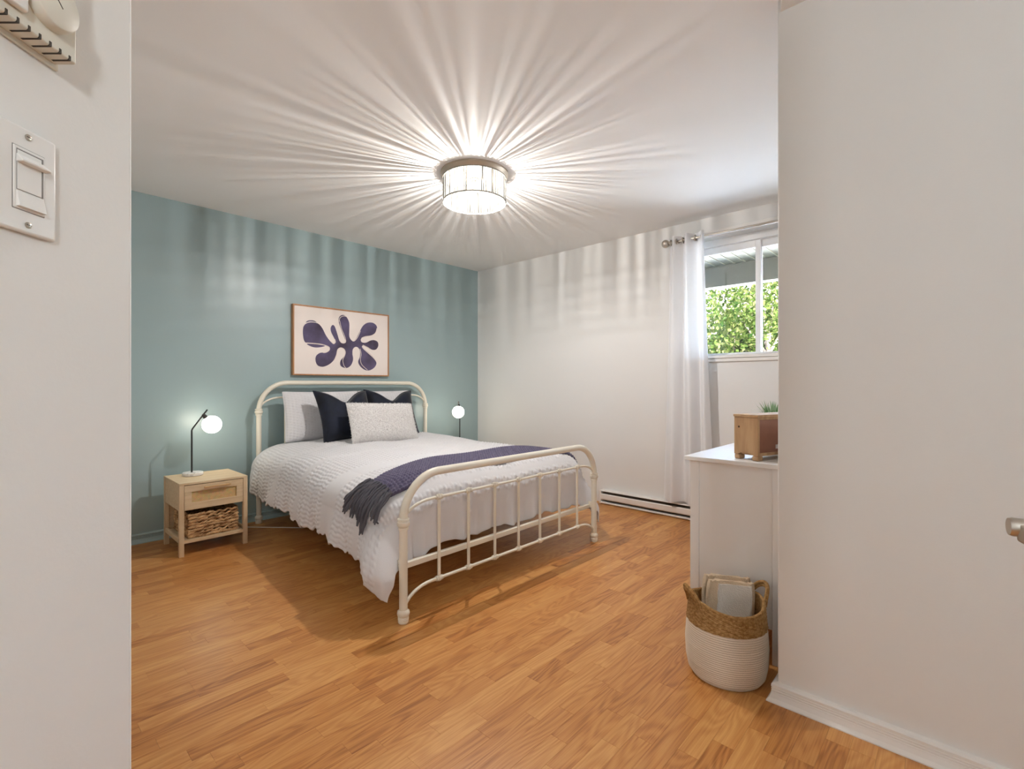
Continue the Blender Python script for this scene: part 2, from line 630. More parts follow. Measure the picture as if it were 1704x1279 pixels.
wl = struct(MB().prism([(p.x, p.y) for p in q], -0.1, ZC + 0.05).build('wall_entry_left', M['white_wall'], bevel=0.004))
struct(MB().prism([(XN, YN), (XN, -1.6), (XN + 0.11, -1.6), (XN + 0.11, YN - 0.11), (XB + 0.1, YN - 0.11), (XB + 0.1, YN)], -0.1, ZC + 0.05).build('wall_near_right', M['white_wall'], bevel=0.004))
e = q[1]
w = MB()
w.box(-1.3, -1.18, -1.7, e.y + 0.1, -0.1, ZC + 0.05)
w.box(-1.3, 2.0, -1.7, -1.58, -0.1, ZC + 0.05)
w.box(-1.3, e.x + 0.05, e.y, e.y + 0.15, -0.1, ZC + 0.05)
struct(w.build('wall_hall', M['hall'], smooth=False))

BASE = [(0, 0), (0.030, 0), (0.030, 0.004), (0.022, 0.014), (0.017, 0.028), (0.0165, 0.031), (0.0145, 0.033), (0.0165, 0.035),
        (0.0165, 0.039), (0.0145, 0.041), (0.0165, 0.043), (0.0165, 0.047), (0.0145, 0.049), (0.017, 0.051), (0.017, 0.058), (0.012, 0.064), (0, 0.066)]
struct(MB().sweep(BASE, (PL.x, YB, 0), (XB, YB, 0), (0, -1, 0)).build('baseboard_back', M['blue_wall'], smooth=False))
struct(MB().sweep(BASE, (XB, 2.55, 0), (XB, YB - 0.03, 0), (-1, 0, 0)).build('baseboard_right', M['trim'], smooth=False))
w = MB()
n = len(BASE)
path = [((XN, -1.55), (-1, 0)), ((XN, YN), (-1, 1)), ((XB - 0.02, YN), (0, 1))]
vv, ff = [], []
for (px, py), (sx, sy) in path:
    for o_, h_ in BASE:
        vv.append((px + sx * o_, py + sy * o_, h_))
for i in range(2):
    for k in range(n - 1):
        ff.append((i * n + k, i * n + k + 1, (i + 1) * n + k + 1, (i + 1) * n + k))
struct(w.add(vv, ff).build('baseboard_near_right', M['trim'], smooth=False))

# floor staves -------------------------------------------------------------
def in_view(x, y):
    d = x * DV.x + y * DV.y
    if d < 0.5:
        return None
    px = 852 + 806.3 * (x * RV.x + y * RV.y) / d
    py = 640 + 806.3 * H / d
    return px, py, d

SW = 0.0637
staves = []
y = -1.60
row = 0
while y < YB - 0.01:
    x = -1.25 - random.random() * 0.4
    while x < XB + 0.06:
        ln = random.choice([0.17, 0.22, 0.27, 0.33, 0.33, 0.40, 0.46, 0.55])
        staves.append((max(x, -1.25), min(x + ln, XB + 0.06), y, min(y + SW, YB)))
        x += ln
    y += SW
    row += 1
sc = []
for s_ in staves:
    if s_[1] - s_[0] < 0.01:
        continue
    v_ = in_view((s_[0] + s_[1]) / 2, (s_[2] + s_[3]) / 2)
    area = 0
    cx_, cy_ = (s_[0] + s_[1]) / 2, (s_[2] + s_[3]) / 2
    if v_ and 205 < v_[0] < 1330 and v_[1] < 1310:
        area = (s_[1] - s_[0]) / v_[2] ** 3
        if 1.30 < cx_ < 2.95 and 2.35 < cy_ < 4.2:
            area *= 0.02
        if cx_ > 2.12 and cy_ < 0.87:
            area = 0
    sc.append((area, s_))
sc.sort(key=lambda t: -t[0])

def stave_mb(mb, s_):
    x0, x1, y0, y1 = s_
    g, c = 0.0001, 0.0005
    v = [(x0 + g, y0 + g, -0.0042), (x1 - g, y0 + g, -0.0042), (x1 - g, y1 - g, -0.0042), (x0 + g, y1 - g, -0.0042),
         (x0 + g, y0 + g, -0.0005), (x1 - g, y0 + g, -0.0005), (x1 - g, y1 - g, -0.0005), (x0 + g, y1 - g, -0.0005),
         (x0 + c, y0 + c, 0), (x1 - c, y0 + c, 0), (x1 - c, y1 - c, 0), (x0 + c, y1 - c, 0)]
    f = [(8, 9, 10, 11)]
    for a in (0, 4):
        f += [(a + i, a + (i + 1) % 4, a + 4 + (i + 1) % 4, a + 4 + i) for i in range(4)]
    mb.add(v, f)
    return len(f)

rest, rtone = MB(), []
for i, (a_, s_) in enumerate(sc):
    t_ = random.random()
    if i < 298 and a_ > 0:
        m_ = MB()
        k_ = stave_mb(m_, s_)
        m_.build('plank', M['floor'], fl, smooth=False, tone=[t_] * k_)
    else:
        k_ = stave_mb(rest, s_)
        rtone += [t_] * k_
o = rest.build('planks', M['floor'], fl, smooth=False, tone=rtone)
o['kind'] = 'stuff'

# ------------------------------------------------------------------ window, curtain, outdoors
win = bpy.data.objects.new('window_1', None)
COL.objects.link(win)
win.location = (XB + 0.1, 1.1, 1.3)
struct(win)
m_ = MB()
cw = 0.052
m_.box(XB - 0.014, XB, WY0 - cw, WY1 + cw, WZ1, WZ1 + cw)
m_.box(XB - 0.014, XB, WY0 - cw, WY0, WZ0 - cw, WZ1)
m_.box(XB - 0.014, XB, WY1, WY1 + cw, WZ0 - cw, WZ1)
m_.build('casing', M['trim'], win, bevel=0.003)
m_ = MB()
m_.box(XB - 0.014, XB, WY0, WY1, WZ0 - cw, WZ0 - 0.026)
m_.box(XB - 0.020, XB + 0.09, WY0, WY1, WZ0 - 0.024, WZ0)
m_.build('window_sill', M['trim'], win, bevel=0.004)
FX = XB + 0.085
m_ = MB()
fw_ = 0.055
m_.box(FX, FX + 0.09, WY0, WY1, WZ1 - fw_, WZ1)
m_.box(FX, FX + 0.09, WY0, WY1, WZ0, WZ0 + 0.016)
m_.box(FX, FX + 0.09, WY0, WY0 + 0.035, WZ0 + 0.016, WZ1 - fw_)
m_.box(FX, FX + 0.09, WY1 - 0.02, WY1, WZ0 + 0.016, WZ1 - fw_)
m_.build('window_frame', M['vinyl'], win, bevel=0.003)
for nm, a, b, dx in (('sash', 1.134, WY1 - 0.02, 0.03), ('sash', WY0 + 0.035, 1.170, 0.052)):
    m_ = MB()
    z0, z1, t = WZ0 + 0.012, WZ1 - fw_, 0.038
    x0 = FX + dx
    tb = 0.02 if dx < 0.04 else t
    m_.box(x0, x0 + 0.02, a + t, b - tb, z1 - 0.055, z1)
    m_.box(x0, x0 + 0.02, a + t, b - tb, z0, z0 + 0.012)
    m_.box(x0, x0 + 0.02, a, a + t, z0, z1)
    m_.box(x0, x0 + 0.02, b - (0.02 if dx < 0.04 else t), b, z0, z1)
    so = m_.build('sash', M['vinyl'], win, bevel=0.002)
    MB().box(x0 + 0.008, x0 + 0.012, a + 0.03, b - 0.015, z0 + 0.008, z1 - 0.05).build('pane', M['glass'], so, smooth=False)

# curtain rod and curtain
rod = thing('curtain_rod', 'brushed nickel curtain rod with ball finial above the window', 'curtain rod', (3.84, 1.2, 2.275))
MB().tube([(3.84, 1.765, 2.275), (3.84, 0.52, 2.275)], 0.009, 12).build('pole', M['nickel'], rod)
MB().sphere((3.84, 1.812, 2.275), 0.033, 20, 14).build('finial', M['nickel'], rod)
MB().lathe([(0.009, 0), (0.013, 0.004), (0.013, 0.012), (0.0, 0.014)], (3.84, 0.522, 2.275), 14, (0, -1, 0), cap=False).build('end_cap', M['nickel'], rod)
MB().lathe([(0.012, 0), (0.016, 0.006), (0.012, 0.014), (0.013, 0.03), (0.011, 0.034)], (3.84, 1.755, 2.275), 14, (0, 1, 0)).build('finial_neck', M['nickel'], rod)
for yy in (1.70, 0.56):
    m_ = MB()
    m_.tube([(XB, yy, 2.262), (3.86, yy, 2.262)], 0.005, 8)
    m_.tube([(3.84 + 0.014 * math.sin(a), yy, 2.275 - 0.014 * math.cos(a)) for a in np.linspace(-1.6, 1.6, 9)], 0.004, 8)
    m_.lathe([(0.02, 0), (0.02, 0.006)], (XB - 0.006, yy, 2.262), 14, (1, 0, 0))
    m_.build('bracket', M['nickel'], rod)

cur = thing('curtain', 'sheer white grommet curtain gathered beside the window', 'curtain', (3.84, 1.62, 0.135))
nu, nv = 150, 70
P = np.zeros((nv, nu, 3))
for j in range(nv):
    tz = j / (nv - 1)
    z = 2.318 - tz * (2.318 - 0.137)
    wid = 0.300 + 0.13 * tz ** 1.3
    cen = 1.637 - 0.005 * tz
    for i in range(nu):
        s_ = i / (nu - 1)
        ph = 2 * PI * 2.9 * (s_ + 0.035 * math.sin(5 * s_ + 2.2 * tz)) + 0.7
        amp = 0.030 + 0.012 * tz + 0.006 * math.sin(9 * s_ + 3)
        yy = cen + wid / 2 - wid * (s_ + 0.02 * math.sin(2 * ph) / 4)
        xx = 3.84 + amp * math.sin(ph) + 0.004 * math.sin(31 * s_ + 4 * tz)
        P[j, i] = (xx, yy, z + 0.006 * math.sin(ph + 1) * tz)
co = MB().grid(P).build('drape', M['sheer'], cur, angle=180)
sm = co.modifiers.new('thick', 'SOLIDIFY')
sm.thickness = 0.0012
# hems: doubled cloth at top and bottom
for nm, a, b in (('heading', 0, 4), ('hem', nv - 3, nv)):
    Q = P[a:b].copy()
    Q[:, :, 0] -= 0.0025
    MB().grid(Q).build(nm, M['sheer'], cur, angle=180)
for i in range(0, 6):
    s_ = (i + 0.5) / 6
    k = int(s_ * (nu - 1))
    p = P[2, k]
    ring = [(p[0] + 0.0, p[1] + 0.0, 2.275)]
    pts = [(3.84 + 0.021 * math.cos(a), p[1], 2.275 + 0.021 * math.sin(a)) for a in np.linspace(0, 2 * PI, 17)[:-1]]
    MB().tube(pts, 0.005, 8, closed=True).build('grommet', M['nickel'], cur)

# baseboard heater
hx = XB
ht = thing('baseboard_heater', 'long white electric baseboard heater along the foot of the window wall', 'heater', (3.89, 1.5, 0))
HY0, HY1 = 0.75, 2.455
m_ = MB()
m_.box(hx - 0.016, hx, HY0, HY1, 0.0, 0.118)
m_.build('back_plate', M['slot'], ht, smooth=False)
MB().sweep([(0.016, 0.006), (0.075, 0.006), (0.078, 0.009), (0.078, 0.017), (0.070, 0.02), (0.016, 0.02)], (hx, HY0, 0), (hx, HY1, 0), (-1, 0, 0)).build('bottom_rail', M['enamel'], ht, smooth=False)
MB().sweep([(0.062, 0.042), (0.070, 0.040), (0.078, 0.048), (0.078, 0.088), (0.074, 0.094), (0.066, 0.094)], (hx, HY0, 0), (hx, HY1, 0), (-1, 0, 0)).build('front_panel', M['enamel'], ht, smooth=False)
MB().sweep([(0.0, 0.112), (0.060, 0.112), (0.064, 0.116), (0.060, 0.122), (0.0, 0.122)], (hx, HY0, 0), (hx, HY1, 0), (-1, 0, 0)).build('top_rail', M['enamel'], ht, smooth=False)
for yy in (HY0, HY1):
    MB().box(hx - 0.080, hx, yy - 0.006, yy + 0.012, 0.004, 0.124).build('end_cap', M['enamel'], ht, bevel=0.004)
m_ = MB()
for k in range(140):
    yy = HY0 + 0.02 + k * 0.012
    m_.box(hx - 0.058, hx - 0.018, yy, yy + 0.0012, 0.03, 0.104)
o = m_.build('fins', M['bronze'], ht, smooth=False)
o['kind'] = 'stuff'

# outside
struct(MB().box(4.13, 60, -40, 60, 0.80, 0.95).build('ground', M['paving'], smooth=False))
po = thing('porch_roof', 'grey green porch roof with ribbed soffit seen through the window', 'porch roof', (5.6, 1.5, 2.2))
PJ = 5.6
yy = -0.30
while yy < 5.0:
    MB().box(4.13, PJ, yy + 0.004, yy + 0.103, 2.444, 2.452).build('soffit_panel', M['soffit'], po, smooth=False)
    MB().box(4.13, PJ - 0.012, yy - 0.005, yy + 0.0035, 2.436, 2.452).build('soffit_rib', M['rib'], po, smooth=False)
    yy += 0.1065
MB().box(4.13, PJ + 0.2, -0.32, 5.05, 2.453, 2.56).build('roof_deck', M['asphalt'], po, smooth=False)
m_ = MB()
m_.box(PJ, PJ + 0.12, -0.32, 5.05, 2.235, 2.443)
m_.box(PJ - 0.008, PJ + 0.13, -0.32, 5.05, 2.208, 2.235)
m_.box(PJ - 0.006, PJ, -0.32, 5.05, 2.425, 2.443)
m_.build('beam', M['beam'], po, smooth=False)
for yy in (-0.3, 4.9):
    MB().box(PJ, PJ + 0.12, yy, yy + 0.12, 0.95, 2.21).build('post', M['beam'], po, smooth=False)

hs = thing('brick_house', 'dark red brick house with white window behind the shrubs', 'house', (16, 8, 0.95))
MB().box(16, 22, 4.9, 14, 0.95, 4.05).build('wall', M['brick'], hs, smooth=False)
MB().box(15.6, 22.4, 4.6, 14.3, 4.05, 4.45).build('eave', M['fascia'], hs, smooth=False)
m_ = MB()
m_.add([(15.6, 4.6, 4.45), (22.4, 4.6, 4.45), (22.4, 14.3, 4.45), (15.6, 14.3, 4.45), (19, 7.5, 6.3), (19, 11.4, 6.3)],
       [(0, 1, 4), (1, 2, 5, 4), (2, 3, 5), (3, 0, 4, 5), (0, 3, 2, 1)])
m_.build('roof', M['asphalt'], hs, smooth=False)
wf = MB().box(15.95, 16.02, 6.05, 7.25, 3.15, 4.0).build('window_frame', M['fascia'], hs, smooth=False)
MB().box(15.93, 15.952, 6.12, 7.18, 3.22, 3.93).build('pane', M['glass'], wf, smooth=False)
MB().box(15.90, 16.0, 5.98, 7.32, 3.08, 3.15).build('window_sill', M['fascia'], hs, smooth=False)
MB().tube([(15.9, 5.0, 4.0), (15.9, 7.6, 2.9)], 0.035, 8).build('downpipe', M['fascia'], hs)

def shrub(name, label, c, spread, n, m, ls, trunk=None):
    t = thing(name, label, 'tree', (c[0], c[1], 0.95), None)
    v, f, tn = [], [], []
    blobs = []
    for _ in range(9):
        blobs.append((np.array(c) + (rng.random(3) - 0.5) * np.array(spread) * 1.15, np.array(spread) * (0.28 + 0.22 * rng.random())))
    for i in range(n):
        b, r = blobs[rng.integers(len(blobs))]
        d = rng.normal(size=3)
        d /= np.linalg.norm(d)
        p = b + d * r * (0.55 + 0.45 * rng.random() ** 0.5)
        a1 = rng.normal(size=3)
        a1 /= np.linalg.norm(a1)
        a2 = np.cross(a1, d + 0.6 * rng.normal(size=3))
        a2 /= (np.linalg.norm(a2) + 1e-9)
        s_ = ls * (0.6 + 0.8 * rng.random())
        k = len(v)
        v += [p - a1 * s_, p + a2 * s_ * 0.55, p + a1 * s_, p - a2 * s_ * 0.55]
        f.append((k, k + 1, k + 2, k + 3))
        tn.append(float(np.clip(0.5 + 0.28 * rng.normal(), 0, 1)))
    mb = MB()
    mb.v = [tuple(q_) for q_ in v]
    mb.f = f
    o = mb.build('foliage', m, t, smooth=False, tone=tn)
    o['kind'] = 'stuff'
    m_ = MB()
    tr = trunk or 0.06
    m_.tube([(c[0], c[1], 0.95), (c[0] + 0.05, c[1] - 0.04, c[2] - spread[2] * 0.2), (c[0] - 0.02, c[1] + 0.05, c[2] + spread[2] * 0.3)], [tr, tr * 0.8, tr * 0.3], 8)
    for k in range(4):
        a = k * 1.6 + 0.4
        m_.tube([(c[0] + 0.04, c[1] - 0.03, c[2] - spread[2] * 0.25), (c[0] + math.cos(a) * spread[0] * 0.35, c[1] + math.sin(a) * spread[1] * 0.35, c[2] + spread[2] * 0.2)], [tr * 0.5, tr * 0.15], 6)
    m_.build('trunk', M['bark'], t)
    return t

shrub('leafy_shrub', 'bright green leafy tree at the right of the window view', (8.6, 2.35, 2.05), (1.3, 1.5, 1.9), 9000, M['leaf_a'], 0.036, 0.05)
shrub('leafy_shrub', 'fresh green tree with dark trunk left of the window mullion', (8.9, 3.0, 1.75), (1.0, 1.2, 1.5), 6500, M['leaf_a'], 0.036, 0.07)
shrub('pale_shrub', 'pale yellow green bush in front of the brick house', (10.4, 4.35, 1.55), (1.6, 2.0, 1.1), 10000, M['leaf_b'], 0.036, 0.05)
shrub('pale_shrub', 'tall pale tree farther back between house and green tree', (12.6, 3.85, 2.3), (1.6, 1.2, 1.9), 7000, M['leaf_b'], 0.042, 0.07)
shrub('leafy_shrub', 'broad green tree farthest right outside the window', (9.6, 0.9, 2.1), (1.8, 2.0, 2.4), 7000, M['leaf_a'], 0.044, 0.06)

# ------------------------------------------------------------------ bed
FY, HYB = 1.895, 4.095
def cxs(yv):                       # the frame stands a little out of square: centre line at a given y
    return 2.0965 + (2.2700 - 2.0965) * (yv - FY) / (HYB - FY)
FXL, FXR, HXL, HXR = 1.303, 2.890, 1.455, 3.085
bed = thing('metal_bed_frame', 'cream enamelled metal bed frame with rounded rails and spindled footboard', 'bed', (2.1, FY, 0))

def arch(xl, xr, yv, ztop, R, zb=0.0):
    pts = [(xl, yv, zb + 0.001)]
    zs = ztop - R
    for z in np.linspace(0.08, zs, 6):
        pts.append((xl, yv, z))
    for a in np.linspace(0, PI / 2, 12)[1:]:
        pts.append((xl + R - R * math.cos(a), yv, zs + R * math.sin(a)))
    for t in np.linspace(0, 1, 10)[1:-1]:
        pts.append((xl + R + (xr - xl - 2 * R) * t, yv, ztop))
    for a in np.linspace(PI / 2, 0, 12)[:-1]:
        pts.append((xr - R + R * math.cos(a), yv, zs + R * math.sin(a)))
    for z in np.linspace(zs, 0.08, 6):
        pts.append((xr, yv, z))
    pts.append((xr, yv, zb + 0.001))
    return pts

MB().tube(arch(FXL, FXR, FY, 0.677, 0.205), 0.0198, 16).build('footboard_frame', M['cream'], bed, angle=60)
MB().tube(arch(HXL, HXR, HYB, 1.117, 0.225), 0.0190, 16).build('headboard_frame', M['cream'], bed, angle=60)

COLLAR = [(0.019, -0.020), (0.0225, -0.019), (0.0225, -0.012), (0.0205, -0.011), (0.0255, -0.006), (0.0285, 0.0), (0.0270, 0.008),
          (0.0225, 0.011), (0.0260, 0.013), (0.0260, 0.019), (0.019, 0.021)]
CAP = [(0.022, 0.0), (0.0245, 0.003), (0.0245, 0.012), (0.0225, 0.014), (0.0255, 0.017), (0.0255, 0.026), (0.0235, 0.029), (0.027, 0.034),
       (0.0295, 0.044), (0.028, 0.054), (0.019, 0.062)]
for x, yv, zz in ((FXL, FY, (0.455,)), (FXR, FY, (0.455,)), (HXL, HYB, (0.882, 0.437)), (HXR, HYB, (0.882, 0.437))):
    for z in zz:
        MB().lathe([(r_ * (1.06 if r_ > 0.0195 else 1), h_ * 1.35) for r_, h_ in COLLAR], (x, yv, z), 24).build('collar', M['cream'], bed)
    MB().lathe(CAP, (x, yv, 0), 24).build('foot_cap', M['cream'], bed)

def inner(xl, xr, yv, zmid, zend, rx, first, last):
    """thin rail that leaves the post with a quarter turn, upwards"""
    pts = []
    for a in np.linspace(0, PI / 2, 10):
        pts.append((xl + rx - rx * math.cos(a), yv, zend + (zmid - zend) * math.sin(a)))
    for t in np.linspace(0, 1, 8)[1:-1]:
        pts.append((xl + rx + (xr - xl - 2 * rx) * t, yv, zmid))
    for a in np.linspace(PI / 2, 0, 10):
        pts.append((xr - rx + rx * math.cos(a), yv, zend + (zmid - zend) * math.sin(a)))
    return pts

KNUCK = [(0.007, -0.020), (0.0125, -0.019), (0.0125, -0.012), (0.0105, -0.010), (0.0155, -0.005), (0.0155, 0.005), (0.0105, 0.010), (0.0125, 0.012), (0.0125, 0.019), (0.007, 0.020)]
for yv, xl, xr, zu, zue, zl, zle, n_, x1, dx in ((FY, FXL, FXR, 0.547, 0.462, 0.146, 0.045, 7, 1.512, 0.1957), (HYB, HXL, HXR, 0.997, 0.885, 0.47, 0.44, 7, 1.66, 0.2033)):
    MB().tube(inner(xl, xr, yv, zu, zue, 0.165, 0, 0), 0.0072, 10).build('upper_rail', M['cream'], bed)
    MB().tube(inner(xl, xr, yv, zl, zle, 0.165, 0, 0), 0.0082, 10).build('lower_rail', M['cream'], bed)
    for k in range(n_):
        x = x1 + dx * k
        MB().tube([(x, yv, zl), (x, yv, zu)], 0.0082, 10).build('spindle', M['cream'], bed)
        for z in (zl, zu):
            m_ = MB()
            m_.lathe(KNUCK, (x, yv, z), 12, (1, 0, 0))
            m_.sphere((x, yv, z), 0.0150, 12, 8)
            m_.build('knuckle', M['cream'], bed)
for sx, a, b in ((1, FXL, HXL), (-1, FXR, HXR)):
    m_ = MB()
    v_ = []
    for x, yv in ((a, FY), (b, HYB)):
        v_ += [(x, yv, 0.235), (x + sx * 0.004, yv, 0.235), (x + sx * 0.004, yv, 0.275), (x, yv, 0.275)]
    m_.add(v_, [(0, 1, 5, 4), (1, 2, 6, 5), (2, 3, 7, 6), (3, 0, 4, 7), (3, 2, 1, 0), (4, 5, 6, 7)])
    m_.build('side_rail', M['cream'], bed, smooth=False)
MB().box(FXL, FXR, FY + 0.035, FY + 0.060, 0.228, 0.256).build('end_rail', M['cream'], bed, bevel=0.003)
for k in range(9):
    yv = FY + 0.24 + 0.22 * k
    c0 = cxs(yv)
    MB().box(c0 - 0.785, c0 + 0.785, yv - 0.012, yv + 0.012, 0.258, 0.276).build('slat', M['cream'], bed, smooth=False)
MB().tube([(cxs(2.9), 2.9, 0), (cxs(2.9), 2.9, 0.26)], 0.015, 10).build('leg', M['cream'], bed)

def skewbox(hw, y0, y1, z0, z1):
    v_ = []
    for z in (z0, z1):
        for yv, s_ in ((y0, -1), (y0, 1), (y1, 1), (y1, -1)):
            v_.append((cxs(yv) + s_ * hw, yv, z))
    return v_, [(3, 2, 1, 0), (4, 5, 6, 7), (0, 1, 5, 4), (1, 2, 6, 5), (2, 3, 7, 6), (3, 0, 4, 7)]

mt = tag(MB().add(*skewbox(0.735, 2.02, 4.04, 0.278, 0.575)).build('mattress', M['tick'], bevel=0.05, seg=4), 'white mattress lying on the bed frame under the comforter', 'mattress')

# --- bedding surface: p across (0 = centre line), q along y ---------------
E0X, E0Y, YH = 0.68, 2.145, 4.03
def top_z(x, yv):
    t = np.clip((yv - 2.1) / 1.95, 0, 1)
    return 0.628 + 0.026 * t - 0.030 * (np.abs(x) / 0.7) ** 3 + 0.006 * np.sin(5.1 * x + 2.0 * yv) * np.sin(3.3 * yv + 0.7)

def duvet_pos(p, q):
    p = np.asarray(p, float)
    q = np.asarray(q, float)
    a = np.maximum(0, np.abs(p) - E0X)
    b = np.maximum(0, E0Y - q)
    al = a * (1 + 0.20 * np.sin(PI * np.clip(b / 0.52, 0, 1)))
    rho = (al ** 3.2 + b ** 3.2) ** (1 / 3.2)
    rc = np.sqrt(a * a + b * b)
    ca = np.where(rc > 1e-9, a / np.maximum(rc, 1e-9), 0)
    sb = np.where(rc > 1e-9, b / np.maximum(rc, 1e-9), 0)
    arc = 0.29 * ca ** 2 + 0.26 * sb ** 2
    arc = np.maximum(arc, 1e-6)
    th = np.clip(rho / arc, 0, 1) * PI / 2
    hx = 0.200 * np.sin(th)
    hy = 0.165 * np.sin(th)
    dz = -0.170 * (1 - np.cos(th))
    over = np.maximum(0, rho - arc)
    dz = dz - over
    phi = np.arctan2(sb, ca)
    corner = np.sin(2 * phi) ** 2
    # folds in the hanging cloth
    side = np.sign(p)
    fold = (0.016 * np.sin(q * 13.0 + 0.8) + 0.010 * np.sin(q * 29.0)) * np.minimum(1, over / 0.15) * ca
    hx = hx + fold + 0.02 * np.sin(np.clip(over / 0.25, 0, 1) * PI) * ca + 0.085 * corner * np.minimum(1, over / 0.2)
    ffold = (0.010 * np.sin(p * 31.0 + 1.0) + 0.007 * np.sin(p * 67.0)) * np.minimum(1, over / 0.1) * sb
    hy = hy + ffold * (1 - corner) + 0.055 * corner * np.minimum(1, over / 0.25)
    push = 0.12 * np.sin(2 * phi) * np.cos(phi) * np.minimum(1, over / 0.22)
    x = np.sign(p) * (np.minimum(np.abs(p), E0X) + hx * ca)
    yv = np.maximum(q, E0Y) - hy * sb - push
    fk = 0.004 * corner * np.minimum(1, over / 0.15) * np.sin(phi * 8)
    x = x + side * fk * ca
    yv = yv - fk * sb
    z = top_z(np.clip(x, -0.72, 0.72), np.clip(yv, 2.1, 4.1)) + dz
    return np.stack([x + cxs(yv), yv, z], -1)

def normals(P):
    du = np.gradient(P, axis=1)
    dv = np.gradient(P, axis=0)
    n = np.cross(du, dv)
    n /= (np.linalg.norm(n, axis=-1, keepdims=True) + 1e-12)
    return n

def band(q):
    """strength of the tufted bands at q: plain cloth between them"""
    r = np.zeros_like(q)
    for q0, q1 in ((1.915, 1.945), (1.965, 1.995), (2.05, 2.17), (2.23, 2.45), (2.63, 2.98), (3.05, 3.42), (3.50, 3.95)):
        r = np.maximum(r, np.clip((q - q0) / 0.012 + 0.5, 0, 1) * np.clip((q1 - q) / 0.012 + 0.5, 0, 1))
    return r

pl, pr_ = -1.145, 1.145
qs = np.arange(1.700, YH + 0.001, 0.0085)
ps = np.arange(pl, pr_ + 0.001, 0.0052)
PP, QQ = np.meshgrid(ps, qs)
# uneven hem
hem = (0.012 * np.sin(QQ * 9.0) + 0.008 * np.sin(QQ * 41.0) + 0.006 * np.sin(QQ * 95.0)) * np.clip((QQ - 2.02) / 0.12, 0.12, 1)
scale_p = np.where(np.abs(PP) > E0X, 1 + (hem / 0.46), 1.0)
P2 = np.sign(PP) * (np.minimum(np.abs(PP), E0X) + np.maximum(0, np.abs(PP) - E0X) * scale_p)
hemf = 0.008 * np.sin(PP * 16.0) + 0.004 * np.sin(PP * 47.0)
Q2 = np.where(QQ < E0Y, E0Y - (E0Y - QQ) * (1 + hemf / 0.4), QQ)
B = duvet_pos(P2, Q2)
Nn = normals(B)
if Nn[len(qs) // 2, len(ps) // 2, 2] < 0:
    Nn = -Nn
rowp = 0.0255
wob = 0.12 * np.sin(QQ * 21.0) + 0.4 * np.sin(QQ * 6.0)
tuft = np.abs(np.sin(PI * PP / rowp + wob)) ** 0.8 * (0.62 + 0.38 * np.sin(QQ * 2 * PI / 0.034 + 2.0 * np.floor(PP / rowp + wob / PI))) * band(QQ)
low = 0.006 * np.sin(PP * 7 + 2 * QQ) * np.sin(QQ * 6.3 + 1) + 0.004 * np.sin(PP * 19 + 5 * QQ)
D = 0.0095 * tuft + low
duv = MB().grid(B + Nn * D[..., None]).build('comforter', M['linen'], angle=180)
tag(duv, 'white tufted comforter spread over the bed and hanging to its sides', 'comforter')
sm = duv.modifiers.new('thick', 'SOLIDIFY')
sm.thickness = 0.010
sm.offset = -1

# --- throw blanket --------------------------------------------------------
thr = thing('throw_blanket', 'indigo waffle knit throw with charcoal fringe across the foot of the bed', 'blanket', (2.1, 2.2, 0.65))
def throw_q(p, s_):
    """q for a position s_ (0 front edge, 1 back edge)"""
    q0 = 2.085 + 0.01 * np.sin(2.3 * p) - 0.05 * np.clip((-p - 0.45) / 0.3, 0, 1)
    q1 = 2.44 - 0.22 * np.clip((-p - 0.25) / 0.55, 0, 1.2) ** 1.5 + 0.01 * np.sin(5 * p)
    return q0 + (q1 - q0) * s_

tp = np.arange(-0.775, 1.02, 0.0042)
ts = np.linspace(0, 1, 112)
TP, TS = np.meshgrid(tp, ts)
TB = duvet_pos(TP, throw_q(TP, TS))
TN = normals(TB)
if TN[50, 200, 2] < 0:
    TN = -TN
cell = 0.021
wav = np.abs(np.sin(PI * TP / cell)) ** 0.7 * np.abs(np.sin(PI * TS * 0.40 / 0.029)) ** 0.7
drift = 0.003 * np.sin(TP * 9 + TS * 4)
edge = np.minimum(1, np.minimum(TS, 1 - TS) / 0.04)
TD = 0.017 + 0.009 * wav + drift
TD *= 0.55 + 0.45 * edge
to = MB().grid(TB + TN * TD[..., None]).build('knit', M['knit'], thr, angle=180)
sm = to.modifiers.new('thick', 'SOLIDIFY')
sm.thickness = 0.008
sm.offset = -1

m_ = MB()
for layer in range(3):
    nst = (30, 22, 13)[layer]
    for k in range(nst):
        s0 = (k + 0.5 + 0.5 * (random.random() - 0.5)) / nst
        if layer == 1:
            s0 = 0.28 + 0.72 * s0
        if layer == 2:
            s0 = 0.34 + 0.34 * s0
        ln = (0.15, 0.175, 0.215)[layer] * (0.85 + 0.3 * random.random())
        if layer == 0 and s0 < 0.25:
            ln *= 0.95
        lean = (s0 - 0.45) * 0.10 + 0.03 * (random.random() - 0.5)
        if s0 > 0.85:
            lean += 0.03
        pts = []
        ph = random.random() * 6
        for i in range(9):
            t = i / 8
            pp = -0.765 - ln * t
            qq = float(throw_q(-0.765, s0)) + lean * t + 0.006 * math.sin(ph + 5 * t)
            b0 = duvet_pos(np.array([[pp, pp - 0.004]]), np.array([[qq, qq]]))
            b1 = duvet_pos(np.array([[pp, pp - 0.004]]), np.array([[qq + 0.004, qq + 0.004]]))
            p0 = Vector(b0[0, 0])
            nn = (Vector(b1[0, 0]) - p0).cross(Vector(b0[0, 1]) - p0)
            nn = nn.normalized() if nn.length > 0 else Vector((-1, 0, 0))
            if nn.x > 0:
                nn = -nn
            off = (0.030, 0.021, 0.013)[layer] + 0.004 * math.sin(ph + 9 * t)
            pts.append(p0 + nn * off)
        rr = [0.0048] + [0.0056] * 5 + [0.0060, 0.0070, 0.0035]
        m_.tube(pts, rr, 6)
o = m_.build('fringe', M['fringe'], thr)
o['kind'] = 'stuff'
